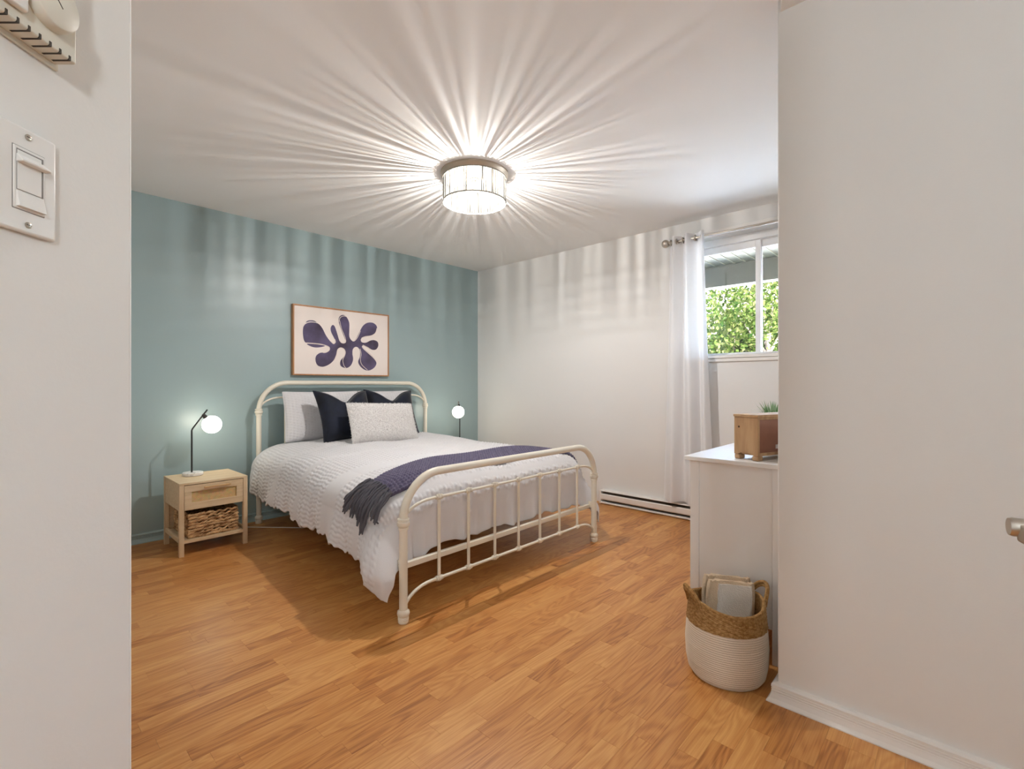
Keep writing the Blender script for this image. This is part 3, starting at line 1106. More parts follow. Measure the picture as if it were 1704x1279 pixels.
o['label'] = 'charcoal yarn fringe'

# --- pillows --------------------------------------------------------------
def pillow(name, label, c, wd, hg, th, lean, yaw, material, roll=0.0, pinch=0.05, chop=0.0, group=None, fine=0.006, relief=None, flange=0.0, sharp=4.0):
    t = thing(name, label, 'pillow', c, group)
    nx, ny = int(wd / fine) | 1, int(hg / fine) | 1
    u = np.linspace(-1, 1, nx)
    v = np.linspace(-1, 1, ny)
    U, V = np.meshgrid(u, v)
    rel = np.zeros_like(U) if relief is None else relief(U * wd / 2, V * hg / 2)
    R_ = Matrix.Rotation(yaw, 3, 'Z') @ Matrix.Rotation(-lean, 3, 'X') @ Matrix.Rotation(roll, 3, 'Y')
    mb = MB()
    for sgn in (1, -1):
        prof = np.maximum(0, (1 - np.abs(U) ** sharp) * (1 - np.abs(V) ** sharp)) ** 0.55
        X = U * wd / 2 * (1 - pinch * (1 - V ** 2) * np.abs(U) ** 1.5)
        Y_ = V * hg / 2 * (1 - pinch * (1 - U ** 2) * np.abs(V) ** 1.5)
        if chop:
            Y_ = Y_ - chop * np.exp(-(U / 0.42) ** 2) * np.clip((V + 0.2) / 1.2, 0, 1) ** 2
        Zt = sgn * (th / 2 * prof + rel * np.minimum(1, prof * 3) * (1 if sgn > 0 else 0.3))
        if chop:
            Zt = Zt * (1 - 0.25 * np.exp(-(U / 0.3) ** 2) * np.clip(V, 0, 1))
        G = np.stack([X, -Zt, Y_ + hg / 2], -1)
        F = G.reshape(-1, 3) @ np.array(R_).T + np.array(c)
        mb.grid(F.reshape(ny, nx, 3))
    o = mb.build('cushion', material, t, angle=120)
    o.data.update()
    # seam cord around the edge
    ed = []
    for i in range(nx):
        ed.append((0, i))
    for j in range(1, ny):
        ed.append((j, nx - 1))
    for i in range(nx - 2, -1, -1):
        ed.append((ny - 1, i))
    for j in range(ny - 2, 0, -1):
        ed.append((j, 0))
    E = F.reshape(ny, nx, 3)
    pts = [E[a, b] for a, b in ed][::2]
    return t, o, pts, R_

def rows_relief(px, py):
    r = 0.026
    i = np.floor(px / r)
    return 0.0055 * np.abs(np.sin(PI * px / r)) * (0.5 + 0.5 * np.sin(py * 2 * PI / 0.022 + i * 2))

def plush_relief(px, py):
    a = np.sin(px * 310 + 3 * np.sin(py * 90)) * np.sin(py * 290 + 3 * np.sin(px * 80))
    return 0.004 * a + 0.003 * np.sin(px * 150 + py * 60) * np.sin(py * 130)

GP = 'white bed shams leaning on the headboard'
for cx0, lab, yw in ((1.942, 'white tufted sham pillow at the left of the headboard', 0.0), (2.555, 'white tufted sham pillow behind the navy cushions at the right', 0.02)):
    t, o, pts, R_ = pillow('sham_pillow', lab, (cx0, 3.965, 0.641), 0.66 if yw == 0.0 else 0.55, 0.405, 0.13, 0.16, yw, M['linen'], pinch=0.03, relief=rows_relief, group=GP, fine=0.0055)
    MB().tube(pts, 0.004, 6, closed=True).build('piping', M['linen'], t)
GP = 'navy velvet cushions on the bed'
for cx0, y0, lab, yw, rl in ((2.015, 3.655, 'navy velvet cushion on the left, with a deep dent in its top edge', 0.05, 0.0), (2.475, 3.70, 'navy velvet cushion on the right, mostly behind the white lumbar cushion', -0.03, 0.03)):
    t, o, pts, R_ = pillow('velvet_cushion', lab, (cx0, y0, 0.645), 0.485, 0.44, 0.15, 0.40, yw, M['velvet'], roll=rl, pinch=0.10, chop=0.095, group=GP, fine=0.012)
    MB().tube(pts, 0.005, 6, closed=True).build('piping', M['velvet'], t)
t, o, pts, R_ = pillow('lumbar_cushion', 'fluffy white lumbar cushion in front of the navy cushions', (2.185, 3.40, 0.640), 0.60, 0.335, 0.13, 0.42, -0.02, M['plush'], roll=0.04, pinch=0.035, relief=plush_relief, fine=0.006)
# pile: short tufts over the front and rim
pm = MB()
me = o.data
vn = [v.normal.copy() for v in me.vertices]
idx = list(range(len(me.vertices)))
random.shuffle(idx)
base = Vector(t.location)
for i in idx[:9000]:
    p = me.vertices[i].co + base
    nn = vn[i]
    if nn.length < 0.5:
        nn = Vector((0, -1, 0))
    d = (nn + Vector((random.gauss(0, 0.5), random.gauss(0, 0.5), random.gauss(0, 0.5) - 0.25))).normalized()
    s_ = d.orthogonal().normalized() * 0.0022
    l_ = 0.007 + 0.007 * random.random()
    w2 = d.cross(s_).normalized() * 0.0022
    pm.add([p + s_, p - s_ * 0.5 + w2, p - s_ * 0.5 - w2, p + d * l_], [(0, 1, 3), (1, 2, 3), (2, 0, 3)])
o = pm.build('pile', M['plush'], t, smooth=False)
o['kind'] = 'stuff'

# ------------------------------------------------------------------ nightstands
def nightstand(x0, y0, lab):
    """x0, y0: front left corner on the floor"""
    W_, D_, Ht, L_ = 0.402, 0.405, 0.470, 0.027
    t = thing('nightstand', lab, 'nightstand', (x0 + W_ / 2, y0 + D_ / 2, 0), 'nightstands beside the bed')
    x1, y1 = x0 + W_, y0 + D_
    MB().box(x0, x1, y0, y1, Ht - 0.014, Ht).build('top', M['oak'], t, bevel=0.0015)
    for lx in (x0, x1 - L_):
        for ly in (y0, y1 - L_):
            MB().box(lx, lx + L_, ly, ly + L_, 0, Ht - 0.0145).build('leg', M['oak_v'], t, bevel=0.0015)
    for lx in (x0 + 0.004, x1 - 0.016):
        MB().box(lx, lx + 0.012, y0 + L_, y1 - L_, 0.292, Ht - 0.0145).build('side_panel', M['oak'], t, bevel=0.001)
        MB().box(lx - 0.001, lx + 0.014, y0 + L_, y1 - L_, 0.085, 0.115).build('side_rail', M['oak'], t, bevel=0.001)
    MB().box(x0 + L_, x1 - L_, y1 - 0.018, y1 - 0.008, 0.10, Ht - 0.0145).build('back_panel', M['oak'], t, bevel=0.001)
    MB().box(x0 + L_, x1 - L_, y0 + 0.003, y1 - 0.02, 0.082, 0.102).build('shelf', M['oak'], t, bevel=0.001)
    MB().box(x0 + L_, x1 - L_, y0 + 0.03, y1 - 0.02, 0.290, 0.296).build('drawer_bottom', M['oak'], t)
    # drawer front: frame, rattan field, handle
    a, b, c, d = x0 + L_ + 0.002, x1 - L_ - 0.002, 0.294, Ht - 0.018
    fx, fz0, fz1 = 0.040, 0.045, 0.043
    m_ = MB()
    m_.box(a, b, y0 + 0.002, y0 + 0.018, c, c + fz0)
    m_.box(a, b, y0 + 0.002, y0 + 0.018, d - fz1, d)
    m_.box(a, a + fx, y0 + 0.002, y0 + 0.018, c + fz0, d - fz1)
    m_.box(b - fx, b, y0 + 0.002, y0 + 0.018, c + fz0, d - fz1)
    dr = m_.build('drawer', M['oak'], t, bevel=0.001)
    MB().box(a + fx, b - fx, y0 + 0.011, y0 + 0.015, c + fz0, d - fz1).build('rattan_panel', M['rattan'], dr, smooth=False)
    hx0, hx1, hz = a + 0.105, a + 0.262, d - 0.026
    m_ = MB()
    m_.box(hx0, hx1, y0 - 0.022, y0 - 0.012, hz, hz + 0.010)
    m_.box(hx0 + 0.012, hx0 + 0.022, y0 - 0.014, y0 + 0.003, hz, hz + 0.010)
    m_.box(hx1 - 0.022, hx1 - 0.012, y0 - 0.014, y0 + 0.003, hz, hz + 0.010)
    m_.build('handle', M['handle'], dr, bevel=0.002)
    return t

def hyacinth_basket(x0, x1, y0, y1, z0, z1, lab):
    t = thing('woven_basket', lab, 'basket', ((x0 + x1) / 2, (y0 + y1) / 2, z0), None)
    rws = 8
    hh = (z1 - z0) / rws
    MB().box(x0 + 0.008, x1 - 0.008, y0 + 0.008, y1 - 0.008, z0, z0 + 0.006).build('base', M['seagrass'], t)
    for r_ in range(rws):
        zc = z0 + hh * (r_ + 0.5)
        m_ = MB()
        per = []
        rad = 0.022
        def rect(s_):
            Wd, Dp = x1 - x0 - 0.024, y1 - y0 - 0.024
            tot = 2 * (Wd + Dp)
            d_ = (s_ % 1) * tot
            if d_ < Wd:
                return x0 + 0.012 + d_, y0 + 0.012, (0, -1)
            d_ -= Wd
            if d_ < Dp:
                return x1 - 0.012, y0 + 0.012 + d_, (1, 0)
            d_ -= Dp
            if d_ < Wd:
                return x1 - 0.012 - d_, y1 - 0.012, (0, 1)
            d_ -= Wd
            return x0 + 0.012, y1 - 0.012 - d_, (-1, 0)
        for strand in range(3):
            pts = []
            nseg = 132
            tw = random.choice([22, 24, 26])
            for i in range(nseg):
                s_ = i / nseg
                X, Y_, nv_ = rect(s_)
                ph = 2 * PI * tw * s_ + strand * 2 * PI / 3 + r_ * 1.3
                wob = 0.0018 * math.sin(s_ * 60 + r_ * 2.2)
                o_ = 0.0050 * math.cos(ph) + 0.003
                pts.append((X + nv_[0] * o_, Y_ + nv_[1] * o_, zc + 0.0058 * math.sin(ph) + wob))
            m_.tube(pts, [0.0058 + 0.0016 * math.sin(i * 0.9 + strand + r_) for i in range(nseg)], 6, closed=True)
        m_.build('woven_row', M['seagrass'], t)
    return t

def table_lamp(x, y, z, ang, lab):
    """ang: direction in which the arm leans"""
    t = thing('table_lamp', lab, 'lamp', (x, y, z), 'globe lamps beside the bed')
    dx, dy = math.cos(ang), math.sin(ang)
    MB().lathe([(0.058, 0), (0.063, 0.003), (0.063, 0.019), (0.060, 0.022)], (x + 0.006 * dx, y, z), 40).build('base', M['marble'], t)
    pts = [(x, y, z + 0.02), (x, y, z + 0.31), (x + 0.004 * dx, y + 0.004 * dy, z + 0.322), (x + 0.10 * dx, y + 0.10 * dy, z + 0.452)]
    MB().tube(pts, 0.0056, 12).build('stem', M['black'], t)
    gx, gy, gz = x + 0.130 * dx, y + 0.130 * dy, z + 0.345
    ax, ay, az = x + 0.074 * dx, y + 0.074 * dy, z + 0.417
    g = Vector((gx, gy, gz))
    a = Vector((ax, ay, az))
    dirn = (g - a).normalized()
    MB().lathe([(0.008, -0.006), (0.011, 0.0), (0.014, 0.012), (0.016, 0.026)], a, 14, tuple(dirn)).build('socket', M['black'], t)
    MB().sphere((gx, gy, gz), 0.0625, 32, 20).build('globe', M['globe'], t)
    return t

NX, NY = 0.8185, 3.640
nightstand(NX, NY, 'pale oak nightstand with rattan drawer front at the left of the bed')
hyacinth_basket(NX + 0.046, NX + 0.356, NY + 0.020, NY + 0.37, 0.1035, 0.262, 'brown woven basket in the lower shelf of the left nightstand')
table_lamp(0.956, 3.925, 0.4705, 0.15, 'lit globe lamp with black bent stem on the left nightstand')
nightstand(3.26, NY + 0.04, 'pale oak nightstand hidden behind the bed at its right side')
table_lamp(3.425, 3.94, 0.4705, math.radians(222), 'lit globe lamp at the right of the bed, near the room corner')

# cord on the floor
cd = thing('lamp_cord', 'thin white cord lying on the floor between nightstand and bed', 'cord', (1.45, 3.95, 0))
pts = [(1.12, 4.13, 0.004), (1.22, 4.10, 0.004), (1.353, 4.035, 0.004), (1.42, 3.955, 0.004), (1.52, 3.84, 0.004), (1.622, 3.72, 0.004)]
MB().tube(pts, 0.003, 8).build('cable', M['plastic_w'], cd)
MB().lathe([(0.003, 0), (0.009, 0.006), (0.010, 0.02), (0.006, 0.028)], (1.622, 3.72, 0.009), 12, (0.66, -0.75, 0)).build('plug', M['plastic_w'], cd)

# ------------------------------------------------------------------ picture
FX0, FX1, FZ0, FZ1, FYF = 1.750, 2.690, 1.183, 1.790, 4.160
pic = thing('framed_picture', 'framed abstract print of dark violet lobes above the headboard', 'picture', ((FX0 + FX1) / 2, YB, FZ0))
ft = 0.011
for a in ((FX0, FX1, FZ1 - ft, FZ1), (FX0, FX1, FZ0, FZ0 + ft), (FX0, FX0 + ft, FZ0 + ft, FZ1 - ft), (FX1 - ft, FX1, FZ0 + ft, FZ1 - ft)):
    MB().box(a[0], a[1], FYF - 0.004, YB - 0.001, a[2], a[3]).build('frame_bar', M['copper'], pic, bevel=0.001)
MB().box(FX0 + ft, FX1 - ft, FYF + 0.003, YB - 0.002, FZ0 + ft, FZ1 - ft).build('canvas', M['paper'], pic, smooth=False)

def smooth_loop(pts, k=5):
    n = len(pts)
    out = []
    for i in range(n):
        p0, p1, p2, p3 = [np.array(pts[(i + d) % n], float) for d in (-1, 0, 1, 2)]
        for j in range(k):
            t = j / k
            out.append(0.5 * ((2 * p1) + (-p0 + p2) * t + (2 * p0 - 5 * p1 + 4 * p2 - p3) * t * t + (-p0 + 3 * p1 - 3 * p2 + p3) * t ** 3))
    return out

# outline in the sheet's own units: 0..1 across, 0..1 up
def sheet(px, py):
    """from a grid read off the print (left 262, right 1440; its edges run together to the right)"""
    u = (px - 262) / (1440 - 262)
    t0 = 140 + (258 - 140) * u
    b0 = 1030.0
    v = 1 - (py - t0) / (b0 - t0)
    # foreshortening across the width
    uu = u * 0.88 / (1 - 0.12 * u) if u > 0 else u
    return FX0 + ft + (FX1 - FX0 - 2 * ft) * uu, FZ0 + ft + (FZ1 - FZ0 - 2 * ft) * v

lobes = [(400, 620), (372, 520), (378, 420), (420, 372), (490, 360), (560, 375), (610, 430), (660, 530), (715, 605), (750, 628), (772, 605), (760, 560),
         (722, 480), (716, 425), (740, 388), (768, 410), (795, 490), (822, 580), (850, 612), (885, 618), (905, 600), (892, 560), (850, 450), (818, 350), (822, 285),
         (865, 255), (910, 275), (948, 350), (950, 450), (950, 530), (975, 580), (1005, 590), (1040, 550), (1080, 470), (1120, 395), (1175, 352), (1245, 348),
         (1295, 385), (1300, 440), (1260, 500), (1180, 525), (1115, 545), (1095, 575), (1110, 605), (1160, 610), (1220, 580), (1270, 575), (1312, 600), (1318, 650),
         (1290, 695), (1240, 700), (1190, 670), (1135, 645), (1110, 660), (1125, 690), (1190, 750), (1255, 810), (1294, 870), (1270, 930), (1210, 968), (1150, 965),
         (1090, 920), (1062, 860), (1085, 790), (1085, 720), (1060, 675), (1025, 668), (995, 700), (990, 760), (998, 830), (975, 900), (930, 940), (880, 940),
         (838, 910), (840, 850), (885, 790), (900, 735), (875, 690), (835, 680), (800, 705), (785, 770), (750, 850), (690, 905), (620, 932), (560, 920),
         (530, 870), (532, 800), (580, 755), (650, 745), (695, 720), (700, 690), (670, 660), (600, 640), (500, 628)]
pts = smooth_loop([sheet(*p) for p in lobes])
m_ = MB()
yv = FYF + 0.0022
v_ = [(p[0], yv, p[1]) for p in pts] + [(p[0], yv + 0.0006, p[1]) for p in pts]
n_ = len(pts)
m_.add(v_, [tuple(range(n_))] + [(i, n_ + i, n_ + (i + 1) % n_, (i + 1) % n_) for i in range(n_)])
m_.build('printed_shape', M['ink'], pic, smooth=False)
wings = [[(405, 365), (430, 340), (470, 333), (510, 338), (540, 358), (500, 350), (450, 350)], [(420, 640), (500, 640), (580, 648), (645, 662), (590, 680), (520, 685), (460, 668)]]
m_ = MB()
for wv in wings:
    m_ = MB()
    pts = smooth_loop([sheet(*p) for p in wv])
    n_ = len(pts)
    m_.add([(p[0], yv, p[1]) for p in pts], [tuple(range(n_))])
    m_.build('printed_wing', M['ink'], pic, smooth=False)  # smaller ink shapes of the print
lines = [[(820, 340), (835, 290), (880, 268), (910, 275)], [(828, 330), (850, 430), (890, 530), (905, 600), (880, 622), (845, 612), (820, 575)],
         [(1090, 460), (1060, 530), (1020, 585), (990, 592)], [(1300, 420), (1280, 480), (1230, 515), (1150, 530), (1105, 550)],
         [(720, 600), (750, 632), (775, 610), (765, 570)], [(410, 628), (500, 632), (600, 642), (690, 672), (700, 712), (660, 745), (620, 750)],
         [(755, 850), (785, 790), (800, 720), (835, 684), (878, 695), (900, 735), (890, 785), (868, 840), (880, 910), (910, 948)],
         [(1110, 655), (1150, 700), (1230, 770), (1290, 850)], [(1085, 690), (1100, 760), (1090, 830), (1110, 900), (1180, 965)], [(1120, 640), (1170, 665), (1220, 695)]]
m_ = MB()
for ln in lines:
    P_ = [np.array(sheet(*p)) for p in ln]
    dense = []
    for i in range(len(P_) - 1):
        p0 = P_[max(0, i - 1)]
        p1, p2 = P_[i], P_[i + 1]
        p3 = P_[min(len(P_) - 1, i + 2)]
        for j in range(5):
            t = j / 5
            dense.append(0.5 * ((2 * p1) + (-p0 + p2) * t + (2 * p0 - 5 * p1 + 4 * p2 - p3) * t * t + (-p0 + 3 * p1 - 3 * p2 + p3) * t ** 3))
    dense.append(P_[-1])
    m_.tube([(p[0], yv - 0.0003, p[1]) for p in dense], 0.0032, 5)
m_.build('printed_line', M['line'], pic)

# ------------------------------------------------------------------ ceiling light
LX, LY = 2.100, 2.273
cl = thing('ceiling_light', 'round crystal drum flush light in the middle of the ceiling', 'ceiling light', (LX, LY, ZC))
MB().lathe([(0.216, 0.0), (0.216, -0.010), (0.208, -0.020), (0.200, -0.030), (0.0, -0.030)], (LX, LY, ZC), 64, cap=False).build('canopy', M['bronze'], cl, angle=30)
def ring(z, r, t):
    return [(LX + r * math.cos(a), LY + r * math.sin(a), z) for a in np.linspace(0, 2 * PI, 73)[:-1]]
for zc, nm in ((2.4065, 'top_ring'), (2.258, 'bottom_ring')):
    MB().lathe([(0.2005, -0.0032), (0.2030, -0.0032), (0.2030, 0.0032), (0.2005, 0.0032), (0.2005, -0.0032)], (LX, LY, zc), 96, cap=False).build(nm, M['ring'], cl, smooth=False)
for k in range(64):
    a = 2 * PI * (k + 0.8 * random.random()) / 64
    h0 = 2.262 + 0.05 * random.random()
    h1 = 2.400 - 0.05 * random.random()
    MB().tube([(LX + 0.2018 * math.cos(a), LY + 0.2018 * math.sin(a), h0), (LX + 0.2018 * math.cos(a + 0.02), LY + 0.2018 * math.sin(a + 0.02), h1)], 0.0008, 5).build('wire', M['ring'], cl)
cr_me = None
for k in range(150):
    a = 2 * PI * (k + 0.55 * (random.random() - 0.5)) / 150
    wd = 0.0078
    tilt = 0.05 * (random.random() - 0.5)
    rr = 0.1955 + 0.0025 * math.sin(k * 2.4)
    if cr_me is None:
        c_ = MB().add([(0.003, 0, -0.075), (0, -wd / 2, -0.075), (-0.002, 0, -0.075), (0, wd / 2, -0.075),
                       (0.003, 0, 0.073), (0, -wd / 2, 0.073), (-0.002, 0, 0.073), (0, wd / 2, 0.073)],
                      [(0, 1, 5, 4), (1, 2, 6, 5), (2, 3, 7, 6), (3, 0, 4, 7), (3, 2, 1, 0), (4, 5, 6, 7)]).build('crystal_strip', M['crystal'], cl, smooth=False, world=False)
        cr_me = c_.data
    else:
        c_ = bpy.data.objects.new('crystal_strip', cr_me)
        COL.objects.link(c_)
        c_.parent = cl
    c_.location = (rr * math.cos(a), rr * math.sin(a), 2.333 - ZC)
    c_.rotation_euler = (tilt, 0, a)
    c_.scale = (1, 0.7 + 0.5 * random.random(), 1)
MB().lathe([(0.030, 0.0), (0.030, -0.012), (0.014, -0.016), (0.014, -0.040), (0.0, -0.040)], (LX, LY, 2.4105), 24, cap=False).build('socket', M['nickel'], cl)
MB().sphere((LX, LY, 2.360), 0.013, 18, 12).build('bulb', M['bulb'], cl)
for k in range(5):
    ld = bpy.data.lights.new('bulb_light', 'POINT')
    ld.energy = LAMP_W / 5
    ld.color = (1.0, 0.965, 0.93)
    ld.shadow_soft_size = 0.005
    lo = bpy.data.objects.new('bulb_light', ld)
    COL.objects.link(lo)
    lo.location = (LX, LY, 2.272 + 0.0165 * k)

# unseen fill light added behind the camera, built as a sconce
SX, SY, SZ = -0.76, -1.45, 1.76
hl = thing('fill_sconce', 'added fill light shaped as an opal globe sconce, unseen behind the viewer', 'fill light', (SX, -1.58, SZ))
MB().lathe([(0.055, 0), (0.055, 0.012), (0.040, 0.022)], (SX, -1.58, SZ - 0.14), 28, (0, 1, 0)).build('back_plate', M['nickel'], hl)
MB().tube([(SX, -1.56, SZ - 0.14), (SX, SY - 0.03, SZ - 0.14), (SX, SY, SZ - 0.125), (SX, SY, SZ - 0.085)], 0.008, 12).build('arm', M['nickel'], hl)
MB().lathe([(0.030, 0.0), (0.034, 0.012), (0.034, 0.02)], (SX, SY, SZ - 0.105), 24).build('holder', M['nickel'], hl)
MB().sphere((SX, SY, SZ), 0.09, 28, 18).build('globe', M['fill_globe'], hl)

# ------------------------------------------------------------------ dresser and what stands on it
DX0, DX1, DY0, DY1, DT = 2.088, 3.30, 0.505, 0.872, 0.790
dr = thing('dresser', 'white dresser standing behind the near wall, its side towards the room', 'dresser', (2.6, 0.7, 0))
MB().box(DX0 - 0.018, DX1 + 0.018, DY0 - 0.005, DY1 + 0.020, DT - 0.018, DT).build('top', M['dresser'], dr, bevel=0.002)
for x0, x1 in ((DX0, DX0 + 0.035), (DX1 - 0.035, DX1)):
    for y0, y1 in ((DY0, DY0 + 0.040), (DY1 - 0.038, DY1)):
        MB().box(x0, x1, y0, y1, 0, DT - 0.0185).build('leg', M['dresser'], dr, bevel=0.0015)
    xm = x0 + 0.006 if x0 == DX0 else x1 - 0.016
    MB().box(xm, xm + 0.010, DY0 + 0.0405, DY1 - 0.0385, 0.135, DT - 0.0185).build('side_panel', M['dresser'], dr, smooth=False)
MB().box(DX0 + 0.036, DX1 - 0.036, DY0 + 0.004, DY0 + 0.012, 0.135, DT - 0.0185).build('back_panel', M['dresser'], dr, smooth=False)
MB().box(DX0 + 0.0365, DX1 - 0.0365, DY0 + 0.013, DY1 - 0.03, 0.135, 0.150).build('bottom_panel', M['dresser'], dr, smooth=False)
for i in range(2):
    for j in range(3):
        x0 = DX0 + 0.040 + i * 0.566
        z0 = 0.155 + j * 0.206
        d_ = MB().box(x0, x0 + 0.560, DY1 - 0.022, DY1 - 0.002, z0, z0 + 0.200).build('drawer', M['dresser'], dr, bevel=0.002)
        for kx in (0.15, 0.41):
            MB().lathe([(0.006, 0), (0.006, 0.012), (0.014, 0.018), (0.014, 0.024), (0.008, 0.028)], (x0 + kx, DY1 - 0.003, z0 + 0.1), 14, (0, 1, 0)).build('knob', M['nickel'], d_)

# small wooden chest
ang = math.radians(-20)
c0 = Vector((2.105, 0.602, DT + 0.0005))         # nearest lower corner
XF = Matrix.Translation(c0) @ Matrix.Rotation(ang, 4, 'Z')
bw, bd, bh, ff_ = 0.30, 0.109, 0.187, 0.020
def bx(mb, *a):
    return mb.box(*a, xf=XF)
ch = thing('wooden_chest', 'small wooden chest with reddish back panel on the dresser', 'box', c0)
for x0, x1 in ((0, 0.012), (bw - 0.012, bw)):
    m_ = MB()
    v_ = [(0, ff_), (0.012, ff_), (0.018, ff_), (0.030, ff_ + 0.008), (bd - 0.030, ff_ + 0.008), (bd - 0.018, ff_), (bd, ff_), (bd, bh - 0.010), (0, bh - 0.010)]
    n_ = len(v_)
    w_ = [XF @ Vector((x0, a, b)) for a, b in v_] + [XF @ Vector((x1, a, b)) for a, b in v_]
    m_.add(w_, [tuple(range(n_ - 1, -1, -1)), tuple(range(n_, 2 * n_))] + [(i, (i + 1) % n_, n_ + (i + 1) % n_, n_ + i) for i in range(n_)])
    m_.build('side_panel', M['mango'], ch, smooth=False)
for x0 in (0.0, bw - 0.034):
    for y0 in (0.0, bd - 0.026):
        m_ = MB()
        m_.prism([(0, 0)] * 0 or [(x0, y0), (x0 + 0.034, y0), (x0 + 0.034, y0 + 0.026), (x0, y0 + 0.026)], 0, ff_ - 0.0005)
        m_.v = [tuple(XF @ Vector((p[0], p[1], p[2]))) for p in m_.v]
        m_.build('foot', M['mango'], ch, bevel=0.004)
for a, nm in (((-0.003, bw + 0.003, -0.003, bd + 0.003, bh - 0.010, bh), 'top'), ((0.012, bw - 0.012, 0.0, bd, ff_, ff_ + 0.012), 'bottom'),
              ((0.012, bw - 0.012, 0.0, 0.010, bh - 0.020, bh - 0.010), 'back_rail')):
    bx(MB(), *a).build(nm, M['mango'], ch, bevel=0.001)
bx(MB(), 0.012, bw - 0.012, 0.004, 0.010, ff_ + 0.012, bh - 0.020).build('back_panel', M['redpanel'], ch, smooth=False)
bx(MB(), 0.012, bw - 0.012, bd - 0.010, bd - 0.002, ff_ + 0.012, bh - 0.010).build('front_panel', M['mango'], ch, smooth=False)
bx(MB(), 0.118, 0.150, 0.0030, 0.0041, 0.045, 0.062).build('sticker', M['sticker'], ch, smooth=False)
mk = MB().lathe([(0.0045, 0), (0.0035, 0.0012)], XF @ Vector((-0.0002, bd - 0.022, 0.135)), 10, tuple((XF.to_3x3() @ Vector((-1, 0, 0)))))
mk.build('knot', M['knot'], ch)

# potted plant behind the chest
pp = thing('potted_plant', 'small green grassy plant in a white pot behind the wooden chest', 'plant', (2.571, 0.662, DT))
MB().lathe([(0.040, 0), (0.046, 0.004), (0.058, 0.10), (0.060, 0.11), (0.054, 0.11), (0.052, 0.098), (0.0, 0.098)], (2.571, 0.662, DT + 0.0005), 28, cap=False).build('pot', M['pot'], pp)
m_, tn = MB(), []
for k in range(110):
    a = random.random() * 2 * PI
    r0 = 0.035 * math.sqrt(random.random())
    b0 = Vector((2.571 + r0 * math.cos(a), 0.662 + r0 * math.sin(a), DT + 0.098))
    out = 0.015 + 0.045 * random.random()
    hh = 0.075 + 0.065 * random.random()
    d_ = Vector((math.cos(a), math.sin(a), 0))
    s_ = Vector((-d_.y, d_.x, 0)) * 0.0032
    mid = b0 + d_ * out * 0.35 + Vector((0, 0, hh * 0.65))
    tip = b0 + d_ * out + Vector((0, 0, hh))
    f0 = len(m_.f)
    m_.add([b0 - s_, b0 + s_, mid + s_ * 1.3, mid - s_ * 1.3, tip], [(0, 1, 2, 3), (3, 2, 4)])
    t_ = random.random()
    tn += [t_ * 0.7, min(1, t_ + 0.3)]
o = m_.build('leaves', M['leaf_c'], pp, smooth=False, tone=tn)
o['kind'] = 'stuff'

# ------------------------------------------------------------------ floor basket with folded blanket
BX, BY = 1.920, 0.662
bk = thing('storage_basket', 'round cream rope basket with brown jute rim on the floor by the dresser', 'basket', (BX, BY, 0))
def brad(z):
    zs = [0.0, 0.02, 0.06, 0.12, 0.18, 0.22, 0.27, 0.30]
    rs = [0.122, 0.135, 0.143, 0.146, 0.142, 0.136, 0.132, 0.131]
    return float(np.interp(z, zs, rs))
def zrim(a):
    # the rim rises to the two handles
    return 0.266 + 0.026 * abs(math.cos(a - HA)) ** 2.5
HA = math.radians(-42)                   # direction of the handles (left and right as seen)
seg = 96
def shell(z_lo, z_hi_fn, n_, ridge, pitch, inward=0.0, braid=False):
    P_ = np.zeros((n_, seg, 3))
    for j in range(n_):
        for i in range(seg):
            a = 2 * PI * i / seg
            z = z_lo + (z_hi_fn(a) - z_lo) * j / (n_ - 1)
            r_ = brad(z) - inward
            if braid:
                r_ += ridge * abs(math.sin(PI * z / pitch + (0.5 * PI if int(i / 2) % 2 else 0))) + 0.001 * math.sin(i * 2.4 + z * 900)
            else:
                r_ += ridge * abs(math.sin(PI * z / pitch))
            P_[j, i] = (BX + r_ * math.cos(a), BY + r_ * math.sin(a), z)
    return P_
P_ = shell(0.003, lambda a: 0.2005, 160, 0.0022, 0.0078)
m_ = MB().grid(P_, wrap=True)
m_.add([tuple(p) for p in P_[0]], [tuple(range(seg - 1, -1, -1))])
m_.build('rope_body', M['rope'], bk, angle=180)
P_ = shell(0.1995, zrim, 60, 0.0032, 0.013, -0.002, True)
Q_ = shell(0.1995, zrim, 60, 0.0, 0.013, 0.007)
m_ = MB().grid(P_, wrap=True)
m_.grid(Q_, wrap=True)
m_.tube([tuple((P_[-1, i] + Q_[-1, i]) / 2) for i in range(seg)], 0.0062, 8, closed=True)
m_.build('jute_rim', M['jute'], bk, angle=180)
P_ = shell(0.012, lambda a: 0.20, 12, 0, 0.01, 0.007)
m_ = MB().grid(P_[:, ::-1], wrap=True)
m_.add([tuple(p) for p in P_[0]], [tuple(range(seg))])
m_.build('lining', M['rope'], bk, angle=180)
for sg in (0, PI):
    pts = []
    for t in np.linspace(-1, 1, 17):
        a = HA + sg + t * 0.36
        z = zrim(a) - 0.012 + 0.056 * (1 - t * t) ** 0.6
        r_ = brad(0.27) + 0.004 + 0.022 * (1 - t * t)
        pts.append((BX + r_ * math.cos(a), BY + r_ * math.sin(a), z))
    m_ = MB()
    m_.tube(pts, 0.0075, 8)
    m_.tube([(p[0], p[1], p[2] - 0.011) for p in pts], 0.0065, 8)
    m_.build('handle', M['jute'], bk)

